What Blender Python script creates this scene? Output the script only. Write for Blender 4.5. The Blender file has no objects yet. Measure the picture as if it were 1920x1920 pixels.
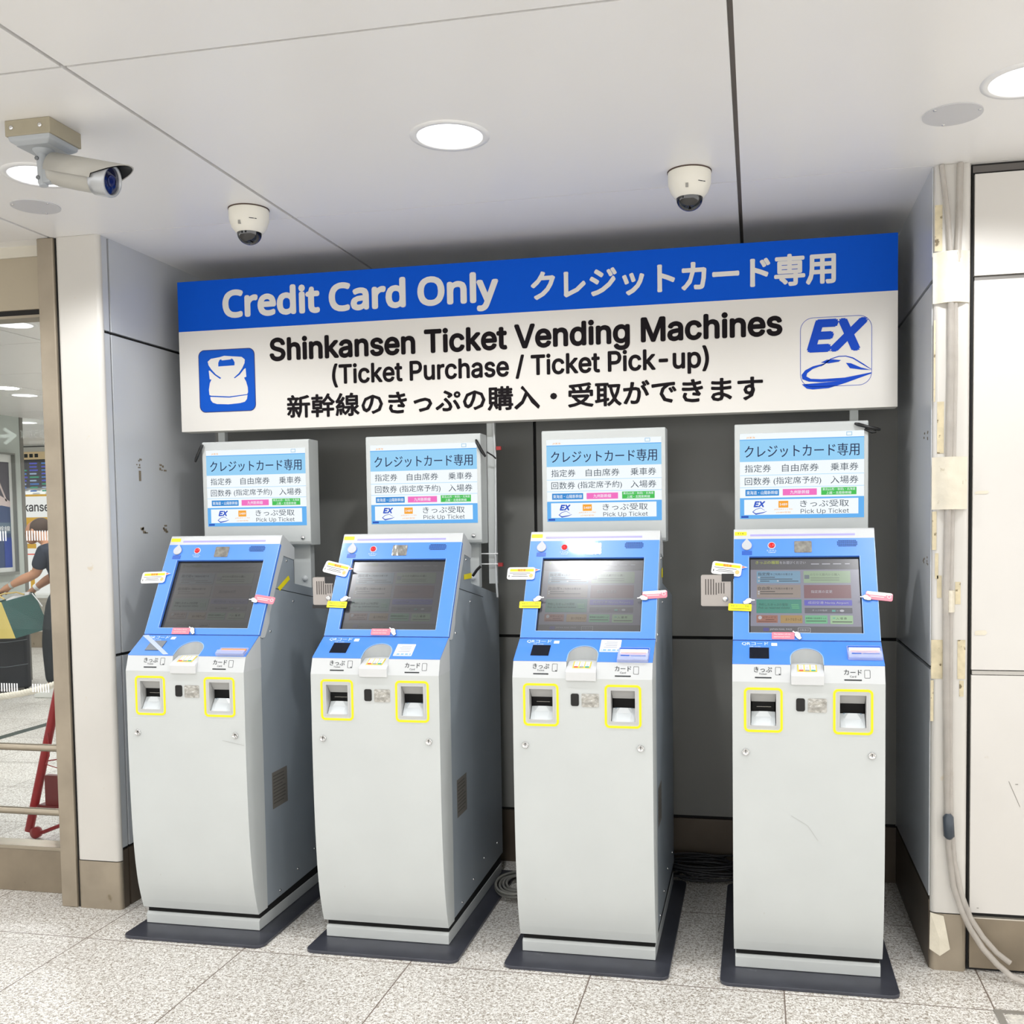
import bpy, bmesh, math, random
from mathutils import Matrix, Vector
from mathutils.geometry import delaunay_2d_cdt
random.seed(7)
PI = math.pi
SC = bpy.context.scene
COL = SC.collection
H = 2.521            # ceiling height
# ------------------------------------------------------------------ camera, world, exposure
cd = bpy.data.cameras.new('camera'); cam = bpy.data.objects.new('camera', cd); COL.objects.link(cam)
RX = Vector((0.9786400583819822, 0.2051066707847382, -0.013960291175738868))
RY = Vector((0.0031844033534511595, 0.052774399542526156, 0.998601383099487))
RZ = Vector((0.20555655111280918, -0.9773157710548452, 0.050993999079109724))
m = Matrix.Identity(4)
for i, c in enumerate((RX, RY, RZ)):
    for j in range(3): m[j][i] = c[j]
m.translation = Vector((2.32146131, -3.08541442, 1.43871086))
cam.matrix_world = m
cd.sensor_width = 36; cd.lens = 1892.6588/1920*36
cd.shift_x = -(1020.93-960)/1920; cd.shift_y = (1078.88-960)/1920
cd.clip_start = .02; cd.clip_end = 100
SC.camera = cam
SC.view_settings.view_transform = 'Standard'; SC.view_settings.look = 'None'
SC.view_settings.gamma = 1; SC.view_settings.use_curve_mapping = False
SC.view_settings.exposure = 0.0
SC.cycles.use_denoising = True
SC.cycles.max_bounces = 8; SC.cycles.diffuse_bounces = 5; SC.cycles.glossy_bounces = 4
SC.cycles.transmission_bounces = 6; SC.cycles.transparent_max_bounces = 12
SC.cycles.sample_clamp_indirect = 6; SC.cycles.caustics_reflective = False; SC.cycles.caustics_refractive = False
w = bpy.data.worlds.new('world'); SC.world = w; w.use_nodes = True
w.node_tree.nodes['Background'].inputs[0].default_value = (1.0, .99, .975, 1)
w.node_tree.nodes['Background'].inputs[1].default_value = 2.3
SPOT_W = 30.0        # every ceiling downlight
SPOTS_FRONT = [(x, y) for y in (-.33, -2.2, -4.1, -6.0) for x in (-2.6, -1.15, .19, 1.49, 2.985, 4.4)]
SPOTS_HALL = [(-1.48, 1.58), (-2.95, 1.58), (-1.9, 3.4), (-3.38, 4.0), (-4.8, 5.78), (-3.38, 6.6), (-6.5, 7.1), (-5.6, 3.4), (-8.2, 5.5), (-4.5, 2.2)]

# ------------------------------------------------------------------ materials
def lin(c):
    if isinstance(c, str):
        c = tuple(int(c[i:i+2], 16)/255 for i in (0, 2, 4))
    return tuple((x/12.92 if x <= .04045 else ((x+.055)/1.055)**2.4) for x in c)
MATS = {}
def mat(name, col, rough=.5, metal=0, spec=.5, emit=0, ecol=None, alpha=1, trans=0, var=0, vscale=6, bump=0, bscale=60, coat=0, crough=.08, dirt=None):
    if name in MATS: return MATS[name]
    M = bpy.data.materials.new(name); M.use_nodes = True; MATS[name] = M
    nt = M.node_tree; b = nt.nodes['Principled BSDF']; c = lin(col)
    b.inputs['Base Color'].default_value = (*c, 1); b.inputs['Roughness'].default_value = rough
    b.inputs['Metallic'].default_value = metal; b.inputs['Specular IOR Level'].default_value = spec
    b.inputs['Coat Weight'].default_value = coat; b.inputs['Coat Roughness'].default_value = crough
    if trans: b.inputs['Transmission Weight'].default_value = trans
    if alpha < 1: b.inputs['Alpha'].default_value = alpha
    if emit:
        b.inputs['Emission Color'].default_value = (*(lin(ecol) if ecol else c), 1); b.inputs['Emission Strength'].default_value = emit
    tc = nt.nodes.new('ShaderNodeTexCoord')
    if var:
        n = nt.nodes.new('ShaderNodeTexNoise'); n.inputs['Scale'].default_value = vscale; n.inputs['Detail'].default_value = 5
        nt.links.new(tc.outputs['Object'], n.inputs['Vector'])
        r = nt.nodes.new('ShaderNodeMapRange'); r.inputs[1].default_value = .3; r.inputs[2].default_value = .7
        r.inputs[3].default_value = 1-var; r.inputs[4].default_value = 1+var*.4
        nt.links.new(n.outputs[0], r.inputs[0])
        mx = nt.nodes.new('ShaderNodeVectorMath'); mx.operation = 'SCALE'; mx.inputs[0].default_value = c
        nt.links.new(r.outputs[0], mx.inputs['Scale']); out = mx.outputs[0]
        if dirt:
            n2 = nt.nodes.new('ShaderNodeTexNoise'); n2.inputs['Scale'].default_value = dirt[1]; n2.inputs['Detail'].default_value = 8
            nt.links.new(tc.outputs['Object'], n2.inputs['Vector'])
            r2 = nt.nodes.new('ShaderNodeMapRange'); r2.inputs[1].default_value = dirt[2]; r2.inputs[2].default_value = dirt[2]+.06
            nt.links.new(n2.outputs[0], r2.inputs[0])
            mm = nt.nodes.new('ShaderNodeMix'); mm.data_type = 'RGBA'; nt.links.new(r2.outputs[0], mm.inputs[0])
            nt.links.new(out, mm.inputs[6]); mm.inputs[7].default_value = (*lin(dirt[0]), 1); out = mm.outputs[2]
        nt.links.new(out, b.inputs['Base Color'])
    if bump:
        n = nt.nodes.new('ShaderNodeTexNoise'); n.inputs['Scale'].default_value = bscale; n.inputs['Detail'].default_value = 3
        nt.links.new(tc.outputs['Object'], n.inputs['Vector'])
        bp = nt.nodes.new('ShaderNodeBump'); bp.inputs['Strength'].default_value = bump; bp.inputs['Distance'].default_value = .002
        nt.links.new(n.outputs[0], bp.inputs['Height']); nt.links.new(bp.outputs[0], b.inputs['Normal'])
    return M
def floor_mat():
    M = bpy.data.materials.new('speckled_granite'); M.use_nodes = True; nt = M.node_tree; b = nt.nodes['Principled BSDF']
    L = nt.links.new; tc = nt.nodes.new('ShaderNodeTexCoord')
    n = nt.nodes.new('ShaderNodeTexNoise'); n.inputs['Scale'].default_value = 125; n.inputs['Detail'].default_value = 2.5; n.inputs['Roughness'].default_value = .55; n.inputs['Distortion'].default_value = 1.2
    L(tc.outputs['Object'], n.inputs['Vector'])
    cr = nt.nodes.new('ShaderNodeValToRGB'); e = cr.color_ramp.elements
    e[0].position = .36; e[0].color = (*lin('908679'), 1); e[1].position = .66; e[1].color = (*lin('f6f5f2'), 1)
    for p, c in ((.44, 'b6afa6'), (.50, 'd9d5ce'), (.56, 'e9e6e1')):
        k = e.new(p); k.color = (*lin(c), 1)
    L(n.outputs[0], cr.inputs[0])
    # slabs: 0.6 m grid, thin joints and a slightly different tone per slab
    sx = nt.nodes.new('ShaderNodeSeparateXYZ'); L(tc.outputs['Object'], sx.inputs[0])
    def mth(op, a, bb=None):
        q = nt.nodes.new('ShaderNodeMath'); q.operation = op
        for i, v in enumerate((a, bb)):
            if v is None: continue
            if isinstance(v, (int, float)): q.inputs[i].default_value = v
            else: L(v, q.inputs[i])
        return q.outputs[0]
    ds, cells = [], []
    for i in (0, 1):
        d = mth('DIVIDE', sx.outputs[i], .6); cells.append(mth('ROUND', mth('ADD', d, .5)))
        ds.append(mth('MULTIPLY', mth('ABSOLUTE', mth('SUBTRACT', d, mth('ROUND', d))), .6))
    j = mth('LESS_THAN', mth('MINIMUM', ds[0], ds[1]), .0022)
    cv = nt.nodes.new('ShaderNodeCombineXYZ'); L(cells[0], cv.inputs[0]); L(cells[1], cv.inputs[1])
    wn = nt.nodes.new('ShaderNodeTexWhiteNoise'); L(cv.outputs[0], wn.inputs['Vector'])
    tone = mth('ADD', mth('MULTIPLY', wn.outputs['Value'], .08), .93)
    sc = nt.nodes.new('ShaderNodeVectorMath'); sc.operation = 'SCALE'; L(cr.outputs[0], sc.inputs[0]); L(tone, sc.inputs['Scale'])
    mm = nt.nodes.new('ShaderNodeMix'); mm.data_type = 'RGBA'; L(mth('MULTIPLY', j, .95), mm.inputs[0]); L(sc.outputs[0], mm.inputs[6]); mm.inputs[7].default_value = (*lin('6f6055'), 1)
    L(mm.outputs[2], b.inputs['Base Color']); b.inputs['Roughness'].default_value = .42
    return M
LG = mat('light_grey_metal', 'c3c7c6', .42, spec=.45, var=.04, vscale=4, dirt=('b4b4ae', 34, .74))
LG2 = mat('pale_grey_plastic', 'c6c9ca', .42)
SG = mat('slate_grey_metal', '9ba4ac', .38, var=.04)
BLUE = mat('blue_panel', '4c8bee', .35, spec=.5, coat=1, crough=.05)
NAVY = mat('dark_base_steel', '43454e', .28, metal=.2, var=.25, vscale=9, dirt=('6c6d73', 14, .68))
BLK = mat('black_plastic', '0b0b0c', .3)
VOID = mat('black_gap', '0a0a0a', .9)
WHT = mat('white_print', 'f4f5f6', .5)
DGT = mat('dark_grey_print', '34373a', .6, spec=.2)
YEL = mat('yellow_frame', 'ffe300', .45)
CHR = mat('chrome', 'dadada', .12, metal=1)
STEEL = mat('brushed_stainless', 'a89e8d', .34, metal=.75, var=.12, vscale=5)
STEELD = mat('stained_stainless', 'a09584', .4, metal=.5, var=.16, vscale=7, dirt=('7d715c', 11, .72))
GLOSSW = mat('glossy_clear_white', 'cdd3d6', .1, spec=.8)
FLOORM = floor_mat()

# ------------------------------------------------------------------ text
FONTS = {}
try: FONTS['sans'] = bpy.data.fonts.load(bpy.utils.resource_path('LOCAL') + '/datafiles/fonts/NotoSansHebrew-Regular.woff2')
except Exception: pass
try: FONTS['inter'] = bpy.data.fonts.load(bpy.utils.resource_path('LOCAL') + '/datafiles/fonts/Inter.woff2')
except Exception: pass
TXT = {}
def text_geo(s, bold=0, font=None, shear=0, res=2):
    k = (s, bold, font, shear)
    if k in TXT: return TXT[k]
    cu = bpy.data.curves.new('lettering', 'FONT'); cu.body = s; cu.size = 1; cu.offset = bold; cu.resolution_u = res; cu.shear = shear
    cu.fill_mode = 'NONE'
    if font in FONTS: cu.font = FONTS[font]
    o = bpy.data.objects.new('lettering', cu); COL.objects.link(o)
    dg = bpy.context.evaluated_depsgraph_get(); dg.update()
    me = bpy.data.meshes.new_from_object(o.evaluated_get(dg))
    pv = [(v.co.x, v.co.y) for v in me.vertices]; nb = {}
    for e in me.edges:
        a, c = e.vertices; nb.setdefault(a, []).append(c); nb.setdefault(c, []).append(a)
    seen = set(); loops = []
    for a in range(len(pv)):      # vertices of a spline are stored in order, so the loop keeps its direction
        if a in seen or a not in nb: continue
        lp = [a]; seen.add(a); cur = a+1 if a+1 in nb[a] else nb[a][0]
        while cur not in seen:
            lp.append(cur); seen.add(cur); nx = [q for q in nb[cur] if q not in seen]
            if not nx: break
            cur = nx[0]
        if len(lp) > 2: loops.append([pv[i] for i in lp])
    cl = []      # loops whose boxes overlap form one glyph
    for L in loops:
        xs = [p[0] for p in L]; ys = [p[1] for p in L]; bb = [min(xs), max(xs), min(ys), max(ys)]; grp = [L]; keep = []
        for gb, gl in cl:
            if gb[0] < bb[1] and bb[0] < gb[1] and gb[2] < bb[3] and bb[2] < gb[3]:
                bb = [min(bb[0], gb[0]), max(bb[1], gb[1]), min(bb[2], gb[2]), max(bb[3], gb[3])]; grp += gl
            else: keep.append((gb, gl))
        cl = keep+[(bb, grp)]
    vs = []; fs = []
    for gb, gl in cl:      # fill by winding number, so overlapping strokes stay solid
        P = [Vector(p) for L in gl for p in L]; ed = []; k0 = 0
        for L in gl: ed += [(k0+i, k0+(i+1) % len(L)) for i in range(len(L))]; k0 += len(L)
        ov, oe, of = delaunay_2d_cdt(P, ed, [], 0, 1e-6)[:3]; base = len(vs); vs += [(v.x, v.y) for v in ov]
        segs = [(L[i-1], L[i]) for L in gl for i in range(len(L))]
        for f in of:
            cx = sum(ov[i].x for i in f)/len(f); cy = sum(ov[i].y for i in f)/len(f); wn_ = 0
            for (x1, y1), (x2, y2) in segs:
                if (y1 > cy) != (y2 > cy) and cx < (x2-x1)*(cy-y1)/(y2-y1)+x1: wn_ += 1 if y2 > y1 else -1
            if wn_: fs.append(tuple(base+i for i in f))
    bpy.data.objects.remove(o); bpy.data.curves.remove(cu); bpy.data.meshes.remove(me)
    TXT[k] = (vs, fs); return TXT[k]

# ------------------------------------------------------------------ mesh builder
def F_front(y0, x0=0, z0=0): return Matrix(((1, 0, 0, x0), (0, 0, -1, y0), (0, 1, 0, z0), (0, 0, 0, 1)))
def F_side(x0, y0=0, z0=0): return Matrix(((0, 0, 1, x0), (1, 0, 0, y0), (0, 1, 0, z0), (0, 0, 0, 1)))
def F_sideL(x0, y0=0, z0=0): return Matrix(((0, 0, -1, x0), (-1, 0, 0, y0), (0, 1, 0, z0), (0, 0, 0, 1)))
def F_up(z0, x0=0, y0=0): return Matrix(((1, 0, 0, x0), (0, 1, 0, y0), (0, 0, 1, z0), (0, 0, 0, 1)))
def F_down(z0, x0=0, y0=0): return Matrix(((1, 0, 0, x0), (0, -1, 0, y0), (0, 0, -1, z0), (0, 0, 0, 1)))
def F_slant(a, b, x0=0):
    L = math.hypot(b[0]-a[0], b[1]-a[1]); c, s = (b[0]-a[0])/L, (b[1]-a[1])/L
    return Matrix(((1, 0, 0, x0), (0, c, -s, a[0]), (0, s, c, a[1]), (0, 0, 0, 1)))
def rr(u0, u1, v0, v1, r, k=5):
    pts = []
    for cx, cy, a0 in ((u1-r, v0+r, -90), (u1-r, v1-r, 0), (u0+r, v1-r, 90), (u0+r, v0+r, 180)):
        for i in range(k+1):
            a = math.radians(a0+90*i/k); pts.append((cx+r*math.cos(a), cy+r*math.sin(a)))
    return pts
def ell(cu, cv, ru, rv, k=24): return [(cu+ru*math.cos(2*PI*i/k), cv+rv*math.sin(2*PI*i/k)) for i in range(k)]
class B:
    def __init__(s, M=None): s.v = []; s.f = []; s.mi = []; s.sm = []; s.M = M or Matrix.Identity(4); s.m = 0; s.mats = []
    def use(s, M): s.M = M; return s
    def mat(s, m):
        if m not in s.mats: s.mats.append(m)
        s.m = s.mats.index(m); return s
    def add(s, vs, fs, smooth=False):
        o = len(s.v); s.v += [s.M @ Vector(p) for p in vs]
        for f in fs: s.f.append([o+i for i in f]); s.mi.append(s.m); s.sm.append(smooth)
        return s
    def poly(s, pts, n=0): return s.add([(u, v, n) for u, v in pts], [list(range(len(pts)))])
    def rect(s, u0, u1, v0, v1, n=0): return s.poly([(u0, v0), (u1, v0), (u1, v1), (u0, v1)], n)
    def prism(s, pts, n0, n1, smooth=False):
        k = len(pts); vs = [(u, v, n0) for u, v in pts]+[(u, v, n1) for u, v in pts]
        a = sum(pts[i][0]*pts[(i+1) % k][1]-pts[(i+1) % k][0]*pts[i][1] for i in range(k))
        if a < 0: vs = [(u, v, n0) for u, v in reversed(pts)]+[(u, v, n1) for u, v in reversed(pts)]
        s.add(vs, [list(range(k-1, -1, -1)), list(range(k, 2*k))])
        o = len(s.v)-2*k
        for i in range(k):
            j = (i+1) % k; s.f.append([o+i, o+j, o+k+j, o+k+i]); s.mi.append(s.m); s.sm.append(smooth)
        return s
    def box(s, u0, u1, v0, v1, n0, n1): return s.prism([(u0, v0), (u1, v0), (u1, v1), (u0, v1)], n0, n1)
    def ring(s, A, Bp, n0, n1):
        k = len(A); vs = [(u, v, n1) for u, v in A]+[(u, v, n1) for u, v in Bp]+[(u, v, n0) for u, v in A]+[(u, v, n0) for u, v in Bp]; fs = []
        for i in range(k):
            j = (i+1) % k; fs += [[i, j, k+j, k+i], [2*k+i, 2*k+j, j, i], [k+i, k+j, 3*k+j, 3*k+i], [2*k+j, 2*k+i, 3*k+i, 3*k+j]]
        return s.add(vs, fs)
    def lathe(s, prof, k=24, smooth=True):   # prof: (r, n) around the n axis
        vs = []; fs = []
        for r, n in prof: vs += [(r*math.cos(2*PI*i/k), r*math.sin(2*PI*i/k), n) for i in range(k)]
        for a in range(len(prof)-1):
            for i in range(k):
                j = (i+1) % k; fs.append([a*k+i, a*k+j, a*k+k+j, a*k+k+i])
        return s.add(vs, fs, smooth)
    def tube(s, path, r, k=8, cap=True):
        path = [Vector(p) for p in path]; n = len(path); rs = r if isinstance(r, (list, tuple)) else [r]*n
        vs = []; fs = []; up = None
        for i in range(n):
            t = (path[min(i+1, n-1)]-path[max(i-1, 0)]).normalized()
            if up is None: up = Vector((0, 0, 1)) if abs(t.z) < .9 else Vector((0, 1, 0))
            a = t.cross(up)
            if a.length < 1e-6: a = t.cross(Vector((1, 0, 0)))
            a.normalize(); b2 = a.cross(t).normalized(); up = b2
            for q in range(k):
                an = 2*PI*q/k; vs.append(path[i]+(a*math.cos(an)+b2*math.sin(an))*rs[i])
        for i in range(n-1):
            for q in range(k):
                j = (q+1) % k; fs.append([i*k+q, i*k+k+q, i*k+k+j, i*k+j])
        s.add(vs, fs, True)
        if cap: s.add(vs[:k], [list(range(k))]); s.add(vs[-k:], [list(range(k-1, -1, -1))])
        return s
    def text(s, t, u0, u1, v0, v1, n=0, bold=0, font=None, shear=0, mirror=False):
        vs, fs = text_geo(t, 0, font, shear)
        if not vs: return s
        xs = [a for a, b in vs]; ys = [b for a, b in vs]; X0, X1, Y0, Y1 = min(xs), max(xs), min(ys), max(ys)
        if mirror: u0, u1 = u1, u0
        sx = (u1-u0)/(X1-X0); sy = (v1-v0)/max(Y1-Y0, 1e-6)
        offs = [(0, 0)] if bold < .006 else ([(-1, 0), (1, 0)] if bold < .014 else [(math.cos(k*PI/4), math.sin(k*PI/4)) for k in range(8)]+[(0, 0)])
        for k, (dx, dy) in enumerate(offs):   # a heavier weight: the same glyphs laid a hair apart
            dx *= bold*sy*.9; dy *= bold*sy*.9
            s.add([(u0+(a-X0)*sx+dx, v0+(b-Y0)*sy+dy, n+k*2e-5) for a, b in vs], fs)
        return s
    def build(s, name, mats=None, parent=None, bevel=0, seg=2, loc=None):
        me = bpy.data.meshes.new(name)
        off = Vector(loc) if loc is not None else Vector((0, 0, 0))
        me.from_pydata([tuple(p-off) for p in s.v], [], s.f)
        for m_ in (s.mats if mats is None else ([mats] if not isinstance(mats, list) else mats)): me.materials.append(m_)
        n = max(1, len(me.materials))
        for p, a, b in zip(me.polygons, s.mi, s.sm): p.material_index = a if a < n else 0; p.use_smooth = b
        me.update()
        o = bpy.data.objects.new(name, me); COL.objects.link(o); o.location = off
        if parent is not None: o.parent = parent
        if bevel:
            md = o.modifiers.new('soft_edges', 'BEVEL'); md.width = bevel; md.segments = seg; md.limit_method = 'ANGLE'; md.angle_limit = math.radians(35)
        return o
def tag(o, label, cat=None, group=None):
    o['label'] = label
    if cat: o['category'] = cat
    if group: o['group'] = group
    return o
def struct(o): o['kind'] = 'structure'; return o
def thing(name, label, cat, loc=(0, 0, 0), rz=0, group=None):
    o = bpy.data.objects.new(name, None); COL.objects.link(o); o.location = loc; o.rotation_euler = (0, 0, rz); o.empty_display_size = .1
    return tag(o, label, cat, group)
def copy_tree(o, parent=None):
    c = o.copy(); COL.objects.link(c); c.parent = parent
    for ch in list(o.children): copy_tree(ch, c)
    return c

# ------------------------------------------------------------------ the setting
WALLW = mat('white_wall_panel', 'cfccc7', .33, spec=.5, var=.05, vscale=1.6, dirt=('b9b2a4', 11, .71))
WALLG = mat('grey_alcove_panel', 'c0c3c6', .3, spec=.55, var=.04, vscale=2.5)
WALLB = mat('back_alcove_panel', '8b8b87', .34, spec=.4, var=.05, vscale=2.5)
BASED = mat('shaded_dark_baseboard', '61564a', .45, metal=.3, var=.2, vscale=6)  # dark steel, the alcove's shade deepened in its colour
PILW = mat('white_pillar_panel', 'cbc8c2', .35, spec=.45, var=.05, vscale=2.2, dirt=('c4b9a6', 15, .69))
CEILM = mat('white_ceiling_panel', 'efeeec', .3, spec=.35, var=.015, vscale=1)
BASEM = mat('dull_steel_baseboard', '8f8371', .4, metal=.45, var=.2, vscale=6, dirt=('5c4f3c', 8, .66))
GAPM = mat('ceiling_joint', '8b837c', .6)
DARKGAP = mat('dark_joint', '1d1c1b', .8)

b = B(F_up(0)); b.rect(-16, 9, -9, 8.3); struct(b.build('floor', FLOORM))
b = B(); b.box(-2.89, -2.81, 1.2, 8.1, .0, .002); struct(b.build('trim_1', mat('dark_green_floor_strip', '3d4a48', .35)))

def cut_disc(o, discs, depth=.2, r=.093):
    bb = B()
    for x, y in discs:
        bb.use(Matrix.Translation((x, y, 0))); bb.prism(ell(0, 0, r, r, 32), H-.1, H+depth)
    c = bb.build('cutter'); md = o.modifiers.new('cut', 'BOOLEAN'); md.object = c; md.operation = 'DIFFERENCE'; md.solver = 'EXACT'
    dg = bpy.context.evaluated_depsgraph_get(); dg.update()
    me = bpy.data.meshes.new_from_object(o.evaluated_get(dg)); o.modifiers.clear(); o.data = me; bpy.data.objects.remove(c)
cb = B(); g = .0045
XB = [-16, -7.4, -5.95, -4.52, -3.09, -1.655, -.235, .739, 2.270, 3.8, 5.33, 9]
YB = [-9, -5.75, -4.55, -3.35, -2.15, -.947, .255, 1.075, 2.065, 3.04, 4.03, 5.0, 6.0, 7.0, 8.2]
for i in range(len(XB)-1):
    for j in range(len(YB)-1):
        gy0 = g if abs(YB[j]-.255) > .01 else .002; gy1 = g if abs(YB[j+1]-.255) > .01 else .002
        cb.box(XB[i]+g+.002, XB[i+1]-g-.002, YB[j]+gy0, YB[j+1]-gy1, H, H+.03)
co = cb.build('ceiling', CEILM)
VIS = [s for s in SPOTS_FRONT if s[1] > -3] + SPOTS_HALL
cut_disc(co, VIS); struct(co)
# backing sheet lies inside the panel thickness, so only the joints show it; holes for the lamps
bm_ = B(); bm_.box(-16, 9, -9, 8.3, H+.024, H+.029); o = bm_.build('ceiling_backing', GAPM); cut_disc(o, VIS); struct(o)

def panel_wall(name, F, us, vs, gap, mats, thick=.02, back=.012, bm=DARKGAP):
    """panels facing +n, front at n=0"""
    b = B(F); b.mat(bm).box(us[0], us[-1], vs[0], vs[-1], -thick-.01, -back)
    for j in range(len(vs)-1):
        b.mat(mats[min(j, len(mats)-1)])
        for i in range(len(us)-1):
            b.box(us[i]+(gap/2 if i else 0), us[i+1]-(gap/2 if i < len(us)-2 else 0), vs[j]+(gap/2 if j else 0), vs[j+1]-(gap/2 if j < len(vs)-2 else 0), -thick, 0)
    return struct(b.build(name))
panel_wall('wall_back', F_front(1.04), [-.035, 1.42, 2.857], [0, .228, .968, 2.172, H], .013, [BASED, WALLB])
wl = panel_wall('wall_left', F_side(-.035), [.275, .312, 1.06], [0, .228, .968, 2.172, H], .011, [BASED, WALLG])
panel_wall('wall_right', F_sideL(2.857), [-1.06, -.27], [0, .228, .968, 2.172, H], .013, [BASED, WALLG])
# panelled wall right of the pillar
b = B(F_front(.262)); b.mat(DARKGAP).box(2.972, 7, 0, H, -.06, -.015)
b.mat(BASEM).box(2.979, 7, .012, .172, -.02, .0); b.mat(mat('bright_steel_edge', 'cfc9bc', .3, metal=.5)).box(2.979, 7, .172, .1755, -.02, .001)
for z0, z1 in ((.19, .947), (.964, 2.166), (2.181, 2.487)): b.mat(WALLW).box(2.979, 7, z0, z1, -.02, 0)
b.mat(mat('steel_joint_strip', 'b4b1ab', .35, metal=.4)).box(2.981, 7, .949, .961, -.02, -.002)
b.mat(mat('dark_steel_joint_strip', '6f6c68', .4)).box(2.981, 7, 2.168, 2.179, -.02, -.008)
b.mat(mat('dark_top_channel', '5e5a57', .5)).box(2.975, 7, 2.495, 2.515, -.03, -.012)
struct(b.build('wall_front'))
# pillars
def pillar(name, x0, x1, y0, y1, r=.018):
    b = B(F_up(0)); b.mat(PILW); b.prism(rr(x0, x1, y0, y1, r, 6), .186, H)
    b.mat(STEELD); b.prism(rr(x0-.001, x1+.001, y0-.002, y1, r, 6), 0, .183); b.mat(DARKGAP).prism(rr(x0+.003, x1-.003, y0+.003, y1, r), .18, .19)
    return struct(b.build(name))
pillar('wall_left_pillar', -.217, -.034, .255, .285)
pillar('wall_right_pillar', 2.860, 2.968, .255, .285)
b = B(); b.box(-.217, -.066, .28, 1.3, 0, H); b.box(-.217, 7, 1.075, 1.3, 0, H); b.box(2.89, 7, .33, 1.1, 0, H); struct(b.build('wall_core', WALLG))
# steel mullion, fascia, rail and glass on the left
b = B(); b.box(-.288, -.2205, .25, .42, 0, H); struct(b.build('trim_2', STEELD, bevel=.004))
b = B(); b.box(-.2205, -.2165, .262, .40, 0, H); struct(b.build('trim_3', DARKGAP))
FASC = mat('beige_fascia', 'b3a893', .45, metal=.25, var=.05, vscale=3)
b = B(); b.mat(FASC).box(-6, -.288, .335, .42, 2.285, 2.48); b.mat(mat('pale_fascia_band', 'cdc8ba', .5)).box(-6, -.288, .325, .42, 2.48, H)
b.mat(DARKGAP).box(-6, -.288, .345, .41, 2.262, 2.285); b.mat(STEEL).box(-6, -.288, .34, .42, 2.255, 2.265); struct(b.build('trim_4'))
b = B(); b.mat(BASEM).box(-6, -.288, .37, .45, .0, .17); b.mat(STEEL).box(-6, -.288, .368, .45, .17, .185); struct(b.build('trim_5', bevel=.002))
GL = bpy.data.materials.new('window_glass'); GL.use_nodes = True; nt = GL.node_tree; nt.nodes.clear()
o_ = nt.nodes.new('ShaderNodeOutputMaterial'); mx = nt.nodes.new('ShaderNodeMixShader'); tr = nt.nodes.new('ShaderNodeBsdfTransparent'); gs = nt.nodes.new('ShaderNodeBsdfGlossy')
fr = nt.nodes.new('ShaderNodeFresnel'); fr.inputs[0].default_value = 1.17; tr.inputs[0].default_value = (.975, .985, .98, 1); gs.inputs['Roughness'].default_value = .01
nt.links.new(fr.outputs[0], mx.inputs[0]); nt.links.new(tr.outputs[0], mx.inputs[1]); nt.links.new(gs.outputs[0], mx.inputs[2]); nt.links.new(mx.outputs[0], o_.inputs[0])
b = B(F_front(.40)); b.box(-6, -.288, .18, 2.26, -.006, 0); wn = struct(b.build('window_1', GL))
# white safety stripes stuck on the glass
b = B(F_front(.399))
for zc, z0, z1 in ((1.43, 1.401, 1.44), (.84, .798, .832)):
    for xs in ((-.655, -.585), (-.50, -.395)) if zc > 1 else ((-.655, -.565), (-.50, -.425)):
        x = xs[0]
        while x < xs[1]: b.box(x, x+.0055, z0, z1, 0, .0006); x += .0118
d = b.build('safety_stripes', WHT, parent=wn)
for z in (.588, .333):
    b = B(); b.tube([(-6, .352, z), (-.288, .352, z)], .0145, 14)
    tag(b.build('hand_rail', STEEL), 'horizontal steel rail across the glass, the %s of the two' % ('upper' if z > .5 else 'lower'), 'rail', 'steel rails across the glass')

# marks on the left alcove wall
b = B(F_side(-.0345)); b.mat(mat('old_glue', '7d7260', .8))
for (y, z) in ((.462, 1.69), (.613, 1.69), (.476, 1.43), (.616, 1.43)):
    for k in range(5):
        yy = y+random.uniform(-.02, .016); zz = z+random.uniform(-.018, .02); b.box(yy, yy+random.uniform(.006, .022), zz, zz+random.uniform(.004, .012), 0, .0006)
b.box(.458, .472, 1.628, 1.668, 0, .0006); b.build('glue_residue', parent=wl)
b = B(F_sideL(2.8565)); b.mat(MATS['old_glue'])
for (y, z) in ((.33, 1.70), (.40, 1.70), (.33, 1.30), (.40, 1.30)):
    for k in range(4):
        yy = -y+random.uniform(-.012, .012); zz = z+random.uniform(-.015, .015); b.box(yy, yy+.01, zz, zz+.006, 0, .0006)
b.build('glue_residue', parent=bpy.data.objects['wall_right'])

# ------------------------------------------------------------------ ceiling fittings
LAMP = mat('lamp_face', 'ffffff', .5, emit=45, ecol='fbfdff')
REFL = mat('lamp_reflector', 'f6f8fa', .3, metal=.8)
TRIM = mat('white_lamp_ring', 'e9e9e8', .4)
def downlight_at(x, y, label, visible_hole=True):
    t = thing('downlight', label, 'ceiling light', (x, y, H), 0, 'round recessed downlights')
    b = B(F_down(0)); b.lathe([(.112, -.001), (.111, .003), (.093, .0045), (.0905, .002), (.0905, -.012)], 40); b.build('trim_ring', TRIM, t)
    if visible_hole:
        b = B(F_down(0)); b.lathe([(.0905, -.005), (.086, -.04), (.076, -.08), (.062, -.11), (.056, -.12)], 40); b.build('reflector', REFL, t)
        b = B(F_down(0)); b.poly(ell(0, 0, .058, .058, 32), -.118); b.build('lamp_glass', LAMP, t)
    else:
        b = B(F_down(0)); b.poly(ell(0, 0, .0905, .0905, 32), .001); b.build('lamp_glass', LAMP, t)
    return t
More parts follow.
